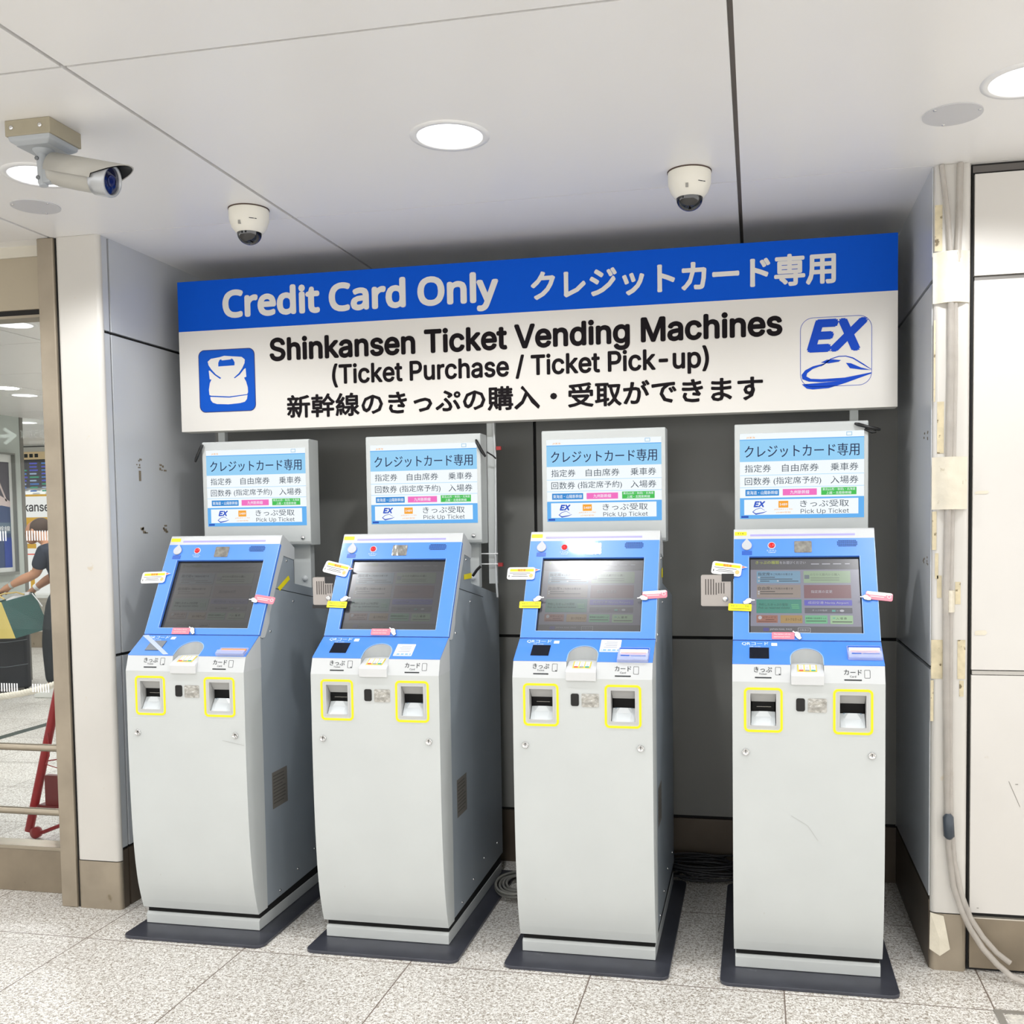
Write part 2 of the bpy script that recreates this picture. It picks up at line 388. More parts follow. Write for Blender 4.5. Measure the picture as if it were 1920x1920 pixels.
def spot(x, y, e, cone=150, blend=.35, col=(.98, .99, 1)):
    l = bpy.data.lights.new('downlight_lamp', 'SPOT'); l.energy = e; l.spot_size = math.radians(cone); l.spot_blend = blend; l.shadow_soft_size = .055; l.color = col
    o = bpy.data.objects.new('downlight_lamp', l); COL.objects.link(o); o.location = (x, y, H-.012); return o
names = {(1.49, -.33): 'round recessed downlight lit white above the middle of the blue and white sign',
         (.19, -.33): 'round recessed downlight half hidden behind the grey bullet camera',
         (2.985, -.33): 'round recessed downlight cut by the right edge of the picture',
         (-1.48, 1.58): 'nearest round downlight seen through the glass on the left, just under the header',
         (-3.38, 4.0): 'bright round downlight seen through the glass, middle one in depth',
         (-4.8, 5.78): 'farthest small round downlight seen through the glass',
         (-1.9, 3.4): 'x'}
for (x, y) in SPOTS_FRONT + SPOTS_HALL:
    spot(x, y, SPOT_W if y < 1 else SPOT_W*1.7)
    lab = names.get((x, y))
    if lab and lab != 'x': downlight_at(x, y, lab)
downlight_at(-3.22, 3.6, 'round downlight seen through the glass, cut by the left edge of the picture', False)
for (x, y, lab) in ((-.03, -.075, 'flat pale grey round cover plate on the ceiling below the bullet camera'), (2.84, -.15, 'flat grey round cover plate on the ceiling at the upper right')):
    t = thing('ceiling_cover_plate', lab, 'cover plate', (x, y, H), 0, 'round ceiling cover plates')
    b = B(F_down(0)); b.prism(ell(0, 0, .077, .077, 40), -.001, .003, True); b.build('plate', mat('cover_plate_grey', 'c9c9cb', .5), t)
    for a in (20, 140, 260):
        b = B(F_down(0) @ Matrix.Translation((.068*math.cos(math.radians(a)), .068*math.sin(math.radians(a)), 0))); b.lathe([(.0045, .003), (.004, .0045), (.0, .0047)], 10); b.build('screw', CHR, t)
# dome cameras
DW = mat('cream_plastic', 'e6e3d8', .4)
for (x, y, lab) in ((.635, .13, 'white dome camera with black bubble on the ceiling at the left above the sign'), (2.122, .128, 'white dome camera with black bubble on the ceiling right of the middle')):
    t = thing('dome_camera', lab, 'security camera', (x, y, H), 0, 'dome cameras on the ceiling')
    b = B(F_down(0)); b.lathe([(.0, 0), (.066, 0), (.067, .006), (.066, .04), (.063, .047), (.058, .062), (.046, .078), (.041, .081)], 40); b.build('housing', DW, t)
    b = B(F_down(0)); b.lathe([(.0, -.001), (.0685, -.001), (.0685, .003), (.066, .004)], 40); b.build('gasket', mat('brown_gasket', '4b3a30', .6), t)
    b = B(F_down(0)); b.lathe([(.042, .077)]+[(.041*math.cos(a), .081+.038*math.sin(a)) for a in [i*PI/2/9 for i in range(10)]], 36); b.build('bubble', mat('smoked_bubble', '08080a', .06, spec=.9), t)
    b = B(F_front(-.0605)); b.box(-.008, .000, -.064, -.052, -.004, .0015); b.build('logo_badge', mat('grey_badge', '9c9a94', .5), t)
    b = B(Matrix.Rotation(math.radians(38), 4, 'Z') @ F_front(-.0645)); b.box(-.012, .004, -.0475, -.0455, 0, .0012).box(.006, .013, -.0475, -.0455, 0, .0012); b.build('print', DGT, t)

# bullet camera
GCAM = mat('warm_grey_camera', 'b3b1aa', .38, var=.03); GCB = mat('cast_grey_mount', 'a9aeb2', .4)
t = thing('bullet_camera', 'grey bullet camera with sun hood and blue lens hanging from a beige ceiling block', 'security camera', (.45, -.65, H))
b = B(); b.box(-.068, .067, -.0605, .067, -.041, 0); o = b.build('mounting_block', mat('beige_block', 'a39b86', .5, var=.08, vscale=14), t, bevel=.002)
for x in (-.048, .038):
    bb = B(F_front(-.0605)).use(F_front(-.0605) @ Matrix.Translation((x, -.02, 0))); bb.lathe([(.006, 0), (.006, .002), (.004, .003), (0, .003)], 12); bb.build('screw', CHR, o)
b = B(); vs = []
for z, s in ((-.041, 1), (-.052, .97), (-.062, .72)):
    vs += [(-.063*s, -.057*s, z), (.062*s, -.057*s, z), (.062*s, .062*s, z), (-.063*s, .062*s, z)]
b.add(vs, [[q*4+i, q*4+(i+1) % 4, q*4+4+(i+1) % 4, q*4+4+i] for q in (0, 1) for i in range(4)]+[[11, 10, 9, 8]]); b.build('mount_plate', GCB, t, bevel=.003)
b = B(F_down(-.058)); b.lathe([(.028, 0), (.028, .006), (.022, .012), (.017, .016), (.017, .03)], 28); b.build('swivel_collar', GCB, t)
b = B(); b.tube([(0, -.004, -.075), (0, -.004, -.09), (-.001, -.004, -.15), (0, -.004, -.157)], [.016, .0155, .0135, .011], 20); o = b.build('bracket_arm', GCB, t)
for z, y in ((-.088, -.0195), (-.138, -.0175)):
    bb = B().use(F_front(y, -.006, z)); bb.lathe([(.0055, 0), (.0055, .003), (.003, .0035), (0, .002)], 12); bb.build('bolt', mat('bolt_grey', '7d8082', .4, metal=.6), o)
b = B(); b.box(.008, .03, -.02, .008, -.152, -.105); b.build('clamp', GCB, t, bevel=.003)
A = Matrix.Translation((.022, 0, -.116)) @ Matrix.Rotation(math.radians(13), 4, 'Y') @ Matrix.Rotation(math.radians(2), 4, 'Z')
RM = A @ Matrix(((0, 0, 1, 0), (1, 0, 0, 0), (0, 1, 0, 0), (0, 0, 0, 1)))
cr_ = t
b = B(RM); b.lathe([(.0, 0), (.026, .001), (.034, .006), (.037, .02), (.039, .08), (.039, .135)], 36); b.build('camera_body', GCAM, cr_)
b = B(RM); b.lathe([(.039, .135), (.0425, .137), (.043, .15), (.043, .178), (.041, .183), (.036, .1835), (.0355, .176)], 40); b.build('front_ring', mat('silver_ring', 'b9bcbf', .3, metal=.4), cr_)
b = B(RM); b.lathe([(.0355, .1765), (.02, .178), (.0, .1785)], 36); o = b.build('lens_window', mat('blue_lens_glass', '0c1238', .05, spec=1, coat=.6), cr_)
b = B(RM); b.lathe([(.0155, .179), (.0145, .1805), (.013, .179), (.006, .1792), (0, .1792)], 28); b.build('lens', mat('lens_ring', '1c2a66', .12, metal=.4), o)
b = B(RM)
prof = [(math.radians(a), r) for a, r in [(-12+i*(204/16), .0475+.004*abs(math.cos(math.radians(-12+i*12.75)))) for i in range(17)]]
vs = []; L0, nseg = .012, 16
for i, (a, r) in enumerate(prof):
    front = .148+.083*max(0, math.sin(a))**.9 if math.sin(a) > 0 else .148
    hgt = .98 if math.sin(a) > 0 else 1
    for rad in (r, r-.0025): vs += [(rad*math.cos(a), rad*hgt*math.sin(a), L0), (rad*math.cos(a), rad*hgt*math.sin(a), front)]
fs = []
for i in range(16):
    p, q = i*4, i*4+4; fs += [[p, q, q+1, p+1], [p+2, p+3, q+3, q+2], [p+1, q+1, q+3, p+3], [p, p+2, q+2, q]]
b.add(vs, fs, True); b.add(vs, []); b.build('sun_hood', GCAM, cr_)
b = B(RM); b.add([(x*.985, y*.985, z) for x, y, z in [(.0445*math.cos(a), .0445*math.sin(a), zz) for (a, r) in prof for zz in (.02, .146+.083*max(0, math.sin(a))**.9)]], [[2*i, 2*i+1, 2*i+3, 2*i+2] for i in range(16)], True); b.build('hood_lining', mat('hood_lining_black', '17181a', .4), cr_)

# ------------------------------------------------------------------ the big sign
SW = mat('sign_white', 'd8d5cf', .55, spec=.25); SB = mat('sign_blue', '0050c4', .6, spec=.12); ST = mat('sign_black_letters', '120c10', .7, spec=.15); SBL = mat('logo_blue', '1244b4', .6, spec=.15)
t = thing('overhead_sign', 'long blue and white sign reading Credit Card Only above the four ticket machines', 'sign', (1.428, .66, 1.829))
ox, oy, oz = 1.428, .66, 1.829
sx0, sx1 = .053, 2.803
T = Matrix.Translation((-ox, -oy, -oz))
b = B(T @ F_front(.628)); b.mat(SB).box(sx0, sx1, 2.228, 2.425, -.075, 0); b.mat(SW).box(sx0, sx1, 1.829, 2.2278, -.075, 0); brd = b.build('sign_board', parent=t)
n = .0004
b = B(T @ F_front(.6274)); b.mat(SW).text('Credit Card Only', .255, 1.374, 2.246, 2.381, n, .040, 'sans'); b.build('lettering', parent=brd)
b = B(T @ F_front(.6274)); b.mat(SW).text('クレジットカード専用', 1.507, 2.593, 2.268, 2.373, n, .035); b.build('lettering', parent=brd)
b = B(T @ F_front(.6274)); b.mat(ST).text('Shinkansen Ticket Vending Machines', .45, 2.41, 2.074, 2.182, n, .030, 'inter'); b.build('lettering', parent=brd)
b = B(T @ F_front(.6274)); b.mat(ST).text('(Ticket Purchase / Ticket Pick-up)', .709, 2.154, 1.976, 2.070, n, .022, 'inter'); b.build('lettering', parent=brd)
b = B(T @ F_front(.6274)); b.mat(ST).text('新幹線のきっぷの購入・受取ができます', .516, 2.344, 1.870, 1.957, n, .030)
b.build('lettering', parent=brd)
# bullet-train pictogram
b = B(T @ F_front(.6274)); b.mat(mat('pictogram_edge_navy', '10246a', .4)).poly(rr(.1365, .3815, 1.903, 2.151, .026, 8), .0002)
b.mat(mat('pictogram_blue', '0850b8', .6, spec=.15)).poly(rr(.1395, .3785, 1.906, 2.148, .024, 8), .0004); b.mat(SW)
def pp(x, y): return (.1395+(x-143)/(428-143)*.239, 2.148-(y-650)/(962-650)*.242)   # board drawing units -> metres
b.poly([pp(*q) for q in [(188, 706), (205, 692), (250, 686), (275, 680), (318, 685), (365, 690), (381, 704), (379, 722), (366, 748), (348, 772), (322, 794), (326, 797), (352, 780), (376, 752), (384, 748), (386, 792), (374, 796), (384, 815), (392, 845), (393, 870), (388, 880), (296, 888), (200, 880), (192, 876), (190, 850), (196, 815), (205, 798), (196, 796), (192, 752), (198, 752), (222, 776), (250, 797), (256, 792), (228, 772), (205, 745), (192, 724)]], .0006)
b.poly([pp(*q) for q in [(196, 886), (296, 894), (390, 884), (386, 905), (375, 918), (350, 924), (290, 928), (230, 924), (208, 916), (198, 902)]], .0006)
b.mat(MATS['pictogram_blue']).poly([pp(*q) for q in [(243, 733), (243, 715), (250, 700), (258, 697), (262, 703), (308, 700), (312, 695), (320, 700), (328, 716), (327, 731)]], .0008)
b.build('train_pictogram', parent=brd)
# EX emblem
b = B(T @ F_front(.6274)); b.mat(SBL).ring(rr(2.475, 2.7175, 1.908, 2.150, .044, 8), rr(2.4765, 2.716, 1.9095, 2.1485, .0425, 8), 0, .0004)
b.text('EX', 2.506, 2.697, 2.037, 2.134, n, .05, 'inter', shear=.28)
def pe(x, y): return (2.475+(x-1337)/(1693-1337)*.2425, 2.150-(y-462+ (x-1337)*.04)/(812-462)*.242)
def stroke(pts, wd):
    L = []; R = []
    for i, p in enumerate(pts):
        a = Vector(pts[max(i-1, 0)]); c = Vector(pts[min(i+1, len(pts)-1)]); d = (c-a).normalized(); nn = Vector((-d.y, d.x))*wd[i]/2
        L.append((p[0]+nn.x, p[1]+nn.y)); R.append((p[0]-nn.x, p[1]-nn.y))
    return L+R[::-1]
b.poly(stroke([pe(*q) for q in [(1440, 705), (1462, 690), (1490, 668), (1530, 655), (1565, 654), (1600, 664), (1650, 695), (1692, 722)]], [.001, .004, .003, .003, .003, .004, .004, .001]), n)
b.poly([pe(*q) for q in [(1440, 686), (1480, 690), (1530, 682), (1540, 674), (1500, 670), (1470, 672)]], n)
b.poly([pe(*q) for q in [(1565, 688), (1590, 690), (1640, 712), (1690, 724), (1640, 722), (1585, 715)]], n)
b.poly([pe(*q) for q in [(1460, 690), (1400, 705), (1362, 725), (1344, 748), (1348, 770), (1380, 782), (1440, 785), (1540, 778), (1690, 742), (1690, 736), (1560, 762), (1440, 770), (1390, 768), (1368, 756), (1372, 740), (1400, 718), (1455, 698)]], n)
b.poly([pe(*q) for q in [(1345, 796), (1420, 790), (1540, 778), (1690, 742), (1560, 790), (1480, 815), (1400, 822), (1370, 818)]], n)
b.build('emblem', parent=brd)
for x in (.185, 1.3195, 2.665):
    b = B(T @ F_up(0)); b.box(x-.0145, x+.0145, .703, .728, 1.21 if x > .3 and x < 2 else 1.35, 1.84); b.build('post', LG, t)
for x in (.6, 2.3):
    b = B(T @ F_up(0)); b.box(x-.02, x+.02, .70, 1.04, 2.2, 2.24); b.build('wall_bracket', LG, t)

# ------------------------------------------------------------------ overhead monitors
def em(name, col, k, rough=.25): return mat(name, '08080a', rough, spec=.25, emit=k, ecol=col)
def build_monitor():
    t = thing('ticket_display', '', 'display screen', (0, .6, 1.368))
    T = Matrix.Translation((0, -.6, -1.368))
    b = B(T @ F_side(0)); 
    b.prism([(.600, 1.383), (.604, 1.374), (.612, 1.368), (.690, 1.368), (.690, 1.783), (.606, 1.783), (.600, 1.778)], -.229, .229)
    hs = b.build('housing', LG, t, bevel=.003)
    b = B(T @ F_up(0)); b.box(-.18, .18, .69, .701, 1.40, 1.76); b.build('rear_cover', LG, t)
    for sx in (-1, 1):
        b = B(T @ F_up(0)); b.box(sx*.165-.036, sx*.165+.036, .655, .69, 1.198, 1.369); br = b.build('support_bracket', LG, t)
        bb = B(T @ F_front(.655, sx*.165+.01, 1.235)); bb.lathe([(.011, 0), (.011, .006), (.007, .011), (0, .012)], 14); bb.build('wing_nut', LG2, br)
        bb = B(T @ F_front(.6, sx*.196, 1.398)); bb.lathe([(.008, 0), (.008, .003), (.005, .005), (0, .0055)], 16); bb.build('screw', CHR, t)
    E = .98
    u0, u1, v0, v1 = -.2105, .2145, 1.4465, 1.7485
    U = lambda x: u0+(u1-u0)*x
    V = lambda y: v1-(v1-v0)*y
    b = B(T @ F_front(.5995)); W_ = em('screen_white', 'f4fbff', E); LB = em('screen_light_blue', '94d0f6', E); MB = em('screen_mid_blue', '5eb0f2', E)
    b.mat(W_).box(u0, u1, v0, v1, -.0002, .0005)
    R = lambda m_, a, c, d, e, n=.0008: b.mat(m_).rect(U(a), U(c), V(e), V(d), n)
    R(LB, 0, 1, .075, .33); R(MB, 0, 1, .068, .078, .001); LN = em('screen_line_blue', 'a9dcf8', E)
    R(LN, 0, 1, .487, .493); R(LN, 0, 1, .630, .636); R(MB, 0, 1, .755, 1); R(W_, .035, .955, .775, .955, .0012)
    R(em('screen_navy', '1550b8', E), .01, .07, .965, .99, .0014)
    NV = em('screen_navy_text', '0c2c66', .5); GT = em('screen_grey_text', '4d6070', .5); OR = em('screen_orange', 'f7a51c', E)
    def TX(m_, s, a, c, d, e, bold=0, font=None, n=.0014, shear=0): b.mat(m_).text(s, U(a), U(c), V(e), V(d), n, bold, font, shear)
    TX(OR, 'JR東海', .055, .125, .035, .062); R(em('screen_icon_blue', '9cc8e4', E), .86, .905, .01, .055); R(W_, .865, .90, .017, .048, .0012)
    TX(NV, 'クレジットカード専用', .04, .962, .14, .285, .008)
    TX(GT, '指定券', .04, .255, .365, .455); TX(GT, '自由席券', .345, .64, .365, .455); TX(GT, '乗車券', .735, .955, .365, .455)
    TX(GT, '回数券', .04, .25, .515, .605); TX(GT, '(指定席予約)', .275, .66, .515, .61); TX(GT, '入場券', .735, .955, .515, .605)
    R(em('screen_chip_blue', '1e86d2', E), .045, .32, .657, .732); R(em('screen_chip_pink', 'f26cc0', E), .35, .625, .657, .732); R(em('screen_chip_green', '3cbf4e', E), .66, .94, .648, .734)
    TX(W_, '東海道・山陽新幹線', .055, .31, .672, .717, .008); TX(W_, '九州新幹線', .41, .565, .672, .717, .008); TX(W_, '東北(山形・秋田)・北海道', .67, .93, .654, .688, .006); TX(W_, '上越・北陸新幹線', .70, .90, .693, .727, .006)
    EXB = em('screen_emblem_blue', '1b4fc4', E)
    TX(EXB, 'EX', .115, .205, .80, .86, .05, 'inter', shear=.25)
    b.mat(EXB).poly(stroke([(U(x), V(y)) for x, y in [(.205, .905), (.17, .875), (.13, .89), (.105, .92), (.13, .945), (.19, .93), (.22, .915)]], [.001, .002, .002, .004, .005, .003, .001]), .0014)
    R(OR, .315, .395, .795, .875, .0014); TX(W_, '5489', .325, .387, .822, .85, .01, n=.0017)
    TX(OR, 'JR西日本ネット予約', .28, .43, .885, .905, n=.0014); TX(OR, 'e5489受取', .295, .415, .92, .938, n=.0014)
    TX(GT, 'きっぷ受取', .49, .88, .79, .872, .004); TX(GT, 'Pick Up Ticket', .495, .88, .893, .958, .0, 'inter')
    b.build('screen', parent=t)
    return t
GR = 'lit displays above the ticket machines'
mon = build_monitor(); mons = []
for i, x in enumerate((.384, 1.078, 1.771, 2.475)):
    o = mon if i == 0 else copy_tree(mon); o.location.x = x; mons.append(o); o['group'] = GR; o['category'] = 'display screen'
for o, l in zip(mons, ('leftmost lit display, a black clip on its upper left corner', 'lit display second from left, a black clip on its upper right corner', 'lit display third from left, without any black clip', 'rightmost lit display, a black clip sticking out past its upper right corner')): o['label'] = l
CAB = mat('black_clip', '0c0c0d', .35)
def clip(o, pts, r):
    b = B(Matrix.Translation((-o.location.x, -.6, -1.368))); b.tube(pts, r, 10); c = b.build('clip', CAB, o); return c
clip(mons[0], [(.166, .59, 1.772), (.160, .586, 1.760), (.140, .583, 1.718), (.133, .586, 1.705)], [.004, .0065, .0065, .004])
clip(mons[1], [(1.292, .594, 1.757), (1.297, .586, 1.748), (1.316, .588, 1.712), (1.326, .60, 1.695)], [.004, .0065, .0065, .004])
clip(mons[3], [(2.658, .594, 1.772), (2.668, .586, 1.768), (2.70, .584, 1.758), (2.732, .588, 1.75), (2.742, .59, 1.748)], [.004, .0065, .006, .0065, .004])
clip(mons[3], [(2.69, .592, 1.752), (2.715, .592, 1.74), (2.728, .592, 1.742)], .005)

# ------------------------------------------------------------------ ticket machines
HA, HB = (.19, 1.06), (.37, 1.378)
KA, KB = (.09, .995), (.188, 1.055)
FH, FK, FD = F_slant(HA, HB), F_slant(KA, KB), F_front(.073)
FW = F_slant((.073, .943), (.09, .995))
def SLh(t, n=0): v = FH @ Vector((0, t, n)); return (v.y, v.z)
MIR = mat('foil_sticker', 'b9b8b2', .18, metal=.85, var=.35, vscale=70, bump=.8, bscale=55)
W = .2265
def build_machine():
    t = thing('ticket_machine', '', 'ticket machine')
    b = B(F_up(0)); b.prism(rr(-.268, .268, .02, .90, .03, 6), 0, .011); b.build('base_plate', NAVY, t, bevel=.002)
    b = B(F_side(0)); b.prism([(.14, .012), (.14, .045), (.147, .052), (.87, .052), (.87, .012)], -.2225, .2225); pl_ = b.build('plinth', LG, t, bevel=.0015); b = B(F_side(0)); b.prism([(.151, .051), (.151, .0735), (.19, .0735), (.20, .076), (.87, .0875), (.87, .051)], -.220, .220); b.build('gap_shade_filler', VOID, pl_)  # solid black filler stands in for the shade under the door
    # main body
    b = B(F_side(0)); b.prism([(.197, .076), (.197, 1.058), SLh(-.0, -.036), SLh(.36, -.036), (.484, 1.352), (.488, 1.225), (.89, 1.155), (.89, .088)], -.2235, .2235); body = b.build('body', SG, t, bevel=.002)
    for sgn, F in ((1, F_side(.2235)), (-1, F_sideL(-.2235))):
        for (y, z) in ((.423, 1.314), (.47, 1.158), (.28, 1.063), (.60, .16), (.45, .13), (.80, .155), (.3, .10)):
            bb = B(F.copy() @ Matrix.Translation((y*sgn, z, 0))); bb.lathe([(.005, 0), (.005, .002), (.003, .0035), (0, .0038)], 10); bb.build('screw', CHR, body)
    b = B(F_side(.2235)); b.mat(DGT); b.poly([(.33, 1.2165), (.65, 1.163), (.65, 1.1605), (.33, 1.214)], .0006); b.poly([(.44, 1.352), (.484, 1.318), (.484, 1.313), (.437, 1.349)], .0008); b.build('seam', parent=body)
    b = B(F_side(.2235)); b.mat(mat('brownish_notice', '77726b', .5)).rect(.262, .382, .413, .547, .0005); b.mat(mat('notice_print', '5a5650', .6))
    for k in range(9): b.rect(.27, .27+random.uniform(.07, .1), .53-k*.0125, .534-k*.0125, .0008)
    tag(b.build('side_notice', parent=body), 'brownish printed notice on the grey side')
    # curved lower door
    b = B(F_side(0)); KP = [(.776, .0725), (.66, .0722), (.516, .0745), (.40, .0785), (.30, .0850), (.21, .0948), (.14, .108), (.074, .130)]
    def yz(z):
        for (z1, y1), (z0, y0) in zip(KP, KP[1:]):
            if z >= z0-1e-9: f = (z-z0)/(z1-z0); return y0+(y1-y0)*f
    def sm(z): return sum(yz(min(.776, max(.074, z+d))) for d in (-.05, -.03, -.01, .01, .03, .05))/6 if .12 < z < .72 else yz(z)
    prof = [(.197, .776)]+[(sm(.776-(.702*i/44)), .776-.702*i/44) for i in range(45)]+[(.197, .074)]
    b.prism(prof, -W, W); b.use(FD); d0 = -.124
    for (u0, u1, v0, v1) in ((-W, -.1755, .776, .943), (-.0905, .0905, .776, .943), (.1755, W, .776, .943), (-.1755, -.0905, .776, .804), (-.1755, -.0905, .911, .943), (.0905, .1755, .776, .804), (.0905, .1755, .911, .943)):
        b.box(u0, u1, v0, v1, d0, 0)
    door = b.build('front_door', LG, t)
    sr = mat('scratch_mark', 'a9aba8', .6)
    for x in (-.1865, .1885):
        bb = B(FD.copy() @ Matrix.Translation((x, .7235, 0))); bb.lathe([(.0115, .0), (.0115, .003), (.0095, .006), (.0085, .006), (.008, .005), (0, .005)], 20); lk = bb.build('lock', CHR, door)
        bb = B(FD.copy() @ Matrix.Translation((x, .7235, 0))); bb.box(-.001, .001, -.003, .006, .005, .0056); bb.build('keyhole', BLK, lk)
    # two slots with yellow frames
    for s_, nm in ((-1, 'ticket_slot'), (1, 'card_slot')):
        c = s_*.133; b = B(FD); SLM = mat('slot_grey', 'b9bab9', .35)
        b.mat(SLM).ring([(c-.0455, .801), (c+.0455, .801), (c+.0455, .914), (c-.0455, .914)], [(c-.0385, .808), (c+.0385, .808), (c+.0385, .907), (c-.0385, .907)], -.04, .0012)
        b.mat(mat('slot_lid', 'a9a9a7', .4)); b.add([(c-.0385, .907, -.006), (c+.0385, .907, -.006), (c+.036, .878, -.026), (c-.036, .878, -.026)], [[3, 2, 1, 0]])
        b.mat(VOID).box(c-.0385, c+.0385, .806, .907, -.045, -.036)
        sl = b.build(nm, parent=door)
        b = B(FD); b.ring(rr(c-.0585, c+.0585, .787, .9255, .015, 6), rr(c-.0515, c+.0515, .794, .9185, .009, 6), 0, .0015); tag(b.build('slot_frame', YEL, sl), 'yellow rounded frame')
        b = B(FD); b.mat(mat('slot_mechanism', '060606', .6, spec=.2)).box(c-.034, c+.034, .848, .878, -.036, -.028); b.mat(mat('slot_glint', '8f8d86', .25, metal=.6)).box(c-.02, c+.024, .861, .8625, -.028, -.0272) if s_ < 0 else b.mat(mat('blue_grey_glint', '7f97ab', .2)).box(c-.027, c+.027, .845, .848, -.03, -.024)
        b.build('slot_mouth', parent=sl)
        b = B(FD); b.mat(GLOSSW)
        b.add([(c-.036, .846, -.030), (c-.012, .849, -.020), (c+.012, .849, -.020), (c+.036, .846, -.030), (c-.037, .807, -.004), (c-.02, .808, .001), (c+.02, .808, .001), (c+.037, .807, -.004), (c-.024, .832, -.018), (c+.024, .832, -.018)], [[4, 8, 0], [4, 5, 8], [5, 6, 9, 8], [6, 7, 9], [7, 3, 9], [8, 9, 2, 1], [0, 8, 1], [9, 3, 2]])
        b.build('chute', parent=sl)
    b = B(FD); b.prism(rr(-.0345, -.0085, .855, .895, .006, 4), 0, .0025); b.build('sensor_window', mat('black_sensor', '050505', .12), door)
    b = B(FD); b.prism(rr(.0, .056, .852, .8955, .004, 3), 0, .0012); tag(b.build('foil_sticker', MIR, door), 'crinkled silver foil sticker')
    # console: white slope, blue shelf with arch recess
    P = FH  # noqa
    b = B(F_side(0)); 
    for a0, a1 in ((-W, -.0505), (.0485, W)):
        b.prism([(.073, .943), (.090, .995), (.188, 1.055), (.199, 1.055), (.199, .943)], a0, a1)
    b.use(F_side(0)); b.prism([(.161, .943), (.161, 1.034), (.188, 1.0545), (.199, 1.0545), (.199, .943)], -.0505, .0485)
    con = b.build('console', LG2, t)
    arch = [(-.0505, 0), (-.050, .03)]+[(-.001-.0495*math.cos(a), .037+.045*math.sin(a)) for a in [PI*i/16 for i in range(0, 17)]]+[(.048, .03), (.0485, 0)]
    arch = [(-.0505, 0)]+[(-.001-.0495*math.cos(a), .030+.050*math.sin(a)) for a in [PI*i/18 for i in range(19)]]+[(.0485, 0)]
    outer = [(-W, 0)]+arch+[(W, 0), (W, .115), (-W, .115)]
    b = B(FK); b.prism(outer, -.001, .002); shelf = b.build('blue_shelf', BLUE, con)
    b = B(FK); b.mat(mat('shelf_edge', '9fc0ee', .3)); A2 = [(x*1.0, y) for x, y in arch]; b.poly(stroke(A2, [.0022]*len(A2)), .0024); b.build('arch_edge', parent=shelf)
    b = B(); vs = []
    for (u, tt) in arch:
        p = FK @ Vector((u*.985-.0001, tt, 0)); vs += [(p.x, p.y, p.z), (p.x, p.y, .966)]
    b.mat(mat('recess_grey', 'adb0b0', .4)); b.add(vs, [[2*i, 2*i+1, 2*i+3, 2*i+2] for i in range(len(arch)-1)], True); b.build('recess_wall', parent=con)
    b = B(F_side(0)); b.prism([(.066, .936), (.0635, .966), (.070, .972), (.120, .992), (.161, .992), (.161, .936)], -.0500, .0482); tr_ = b.build('keypad_tray', mat('tray_white', 'd2d4d5', .35), con, bevel=.002)
    b = B(F_slant((.070, .9722), (.120, .9922))); b.mat(mat('keypad_yellow', 'e2cf4a', .4)).box(-.030, .028, .010, .051, 0, .0012)
    for i in range(3):
        b.mat(WHT).box(-.026+i*.018, -.0115+i*.018, .017, .048, .001, .0022); b.mat(mat(['key_red', 'key_grey', 'key_green'][i], ['d8605c', '9aa0a4', '42a89a'][i], .4)).box(-.025+i*.018, -.0125+i*.018, .012, .019, .001, .0026)
        for j in range(3): b.mat(DGT).box(-.0215+i*.018, -.0165+i*.018, .024+j*.008, .0255+j*.008, .002, .0024)
    b.build('keypad', parent=tr_)
    b = B(FK); b.box(-.1745, -.1145, .026, .080, .001, .0035); b.build('reader_window', mat('reader_black', '10131a', .15), shelf)
    b = B(FK); b.mat(mat('pale_blue_print', 'dce9fb', .5)).text('QRコード', -.1985, -.1165, .0905, .1085, .0026, .012).rect(-.107, -.089, .0895, .1045, .0026).text('QR code', -.175, -.140, .0825, .0885, .0026); b.build('print', parent=shelf)
    b = B(FW); PR = DGT
    b.mat(PR).text('きっぷ', -.1605, -.1065, .030, .047, .0008, .012).text('Ticket', -.146, -.122, .0225, .028, .0008).rect(-.158, -.108, .0115, .0155, .0008)
    b.ring(rr(-.0965, -.0795, .022, .047, .002, 2), rr(-.0955, -.0805, .023, .046, .0015, 2), 0, .0006)
    b.build('print', parent=con); b = B(FW); b.mat(PR).text('カード', .107, .159, .026, .0425, .0008, .012).text('Card', .124, .142, .0185, .0245, .0008).rect(.1075, .1585, .0085, .0125, .0008)
    b.build('print', parent=con); b = B(FW); b.mat(PR).ring(rr(.1665, .1835, .017, .042, .002, 2), rr(.1675, .1825, .018, .041, .0015, 2), 0, .0006); b.poly([(-.087, .026), (-.0805, .026), (-.084, .0225)], .0008)
    b.build('print', parent=con)
    # tilted screen head
    b = B(FH)
    for (u0, u1, v0, v1) in ((-W, -.176, 0, .366), (.176, W, 0, .366), (-.176, .176, 0, .025), (-.176, .176, .300, .366)): b.box(u0, u1, v0, v1, -.012, 0)
    bez = b.build('screen_bezel', BLUE, t)
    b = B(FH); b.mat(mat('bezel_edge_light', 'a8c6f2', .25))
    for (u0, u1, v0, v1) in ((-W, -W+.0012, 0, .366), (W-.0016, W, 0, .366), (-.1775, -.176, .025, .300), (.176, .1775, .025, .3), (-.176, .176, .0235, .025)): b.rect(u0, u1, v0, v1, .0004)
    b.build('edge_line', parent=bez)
    b = B(FH); b.mat(BLK)
    for (u0, u1, v0, v1) in ((-.178, -.1715, .02, .305), (.1725, .178, .02, .305), (-.178, .178, .02, .0275), (-.178, .178, .2945, .305)): b.box(u0, u1, v0, v1, -.02, -.010)
    b.build('inner_frame', parent=bez)
    # hood: top band and side cheeks
    b = B(F_side(0)); b.prism([SLh(.366), SLh(.398), SLh(.404, -.002), SLh(.407, -.008), (.487, 1.362), (.4885, 1.356), (.487, 1.318), SLh(.366, -.036)], -W, W)
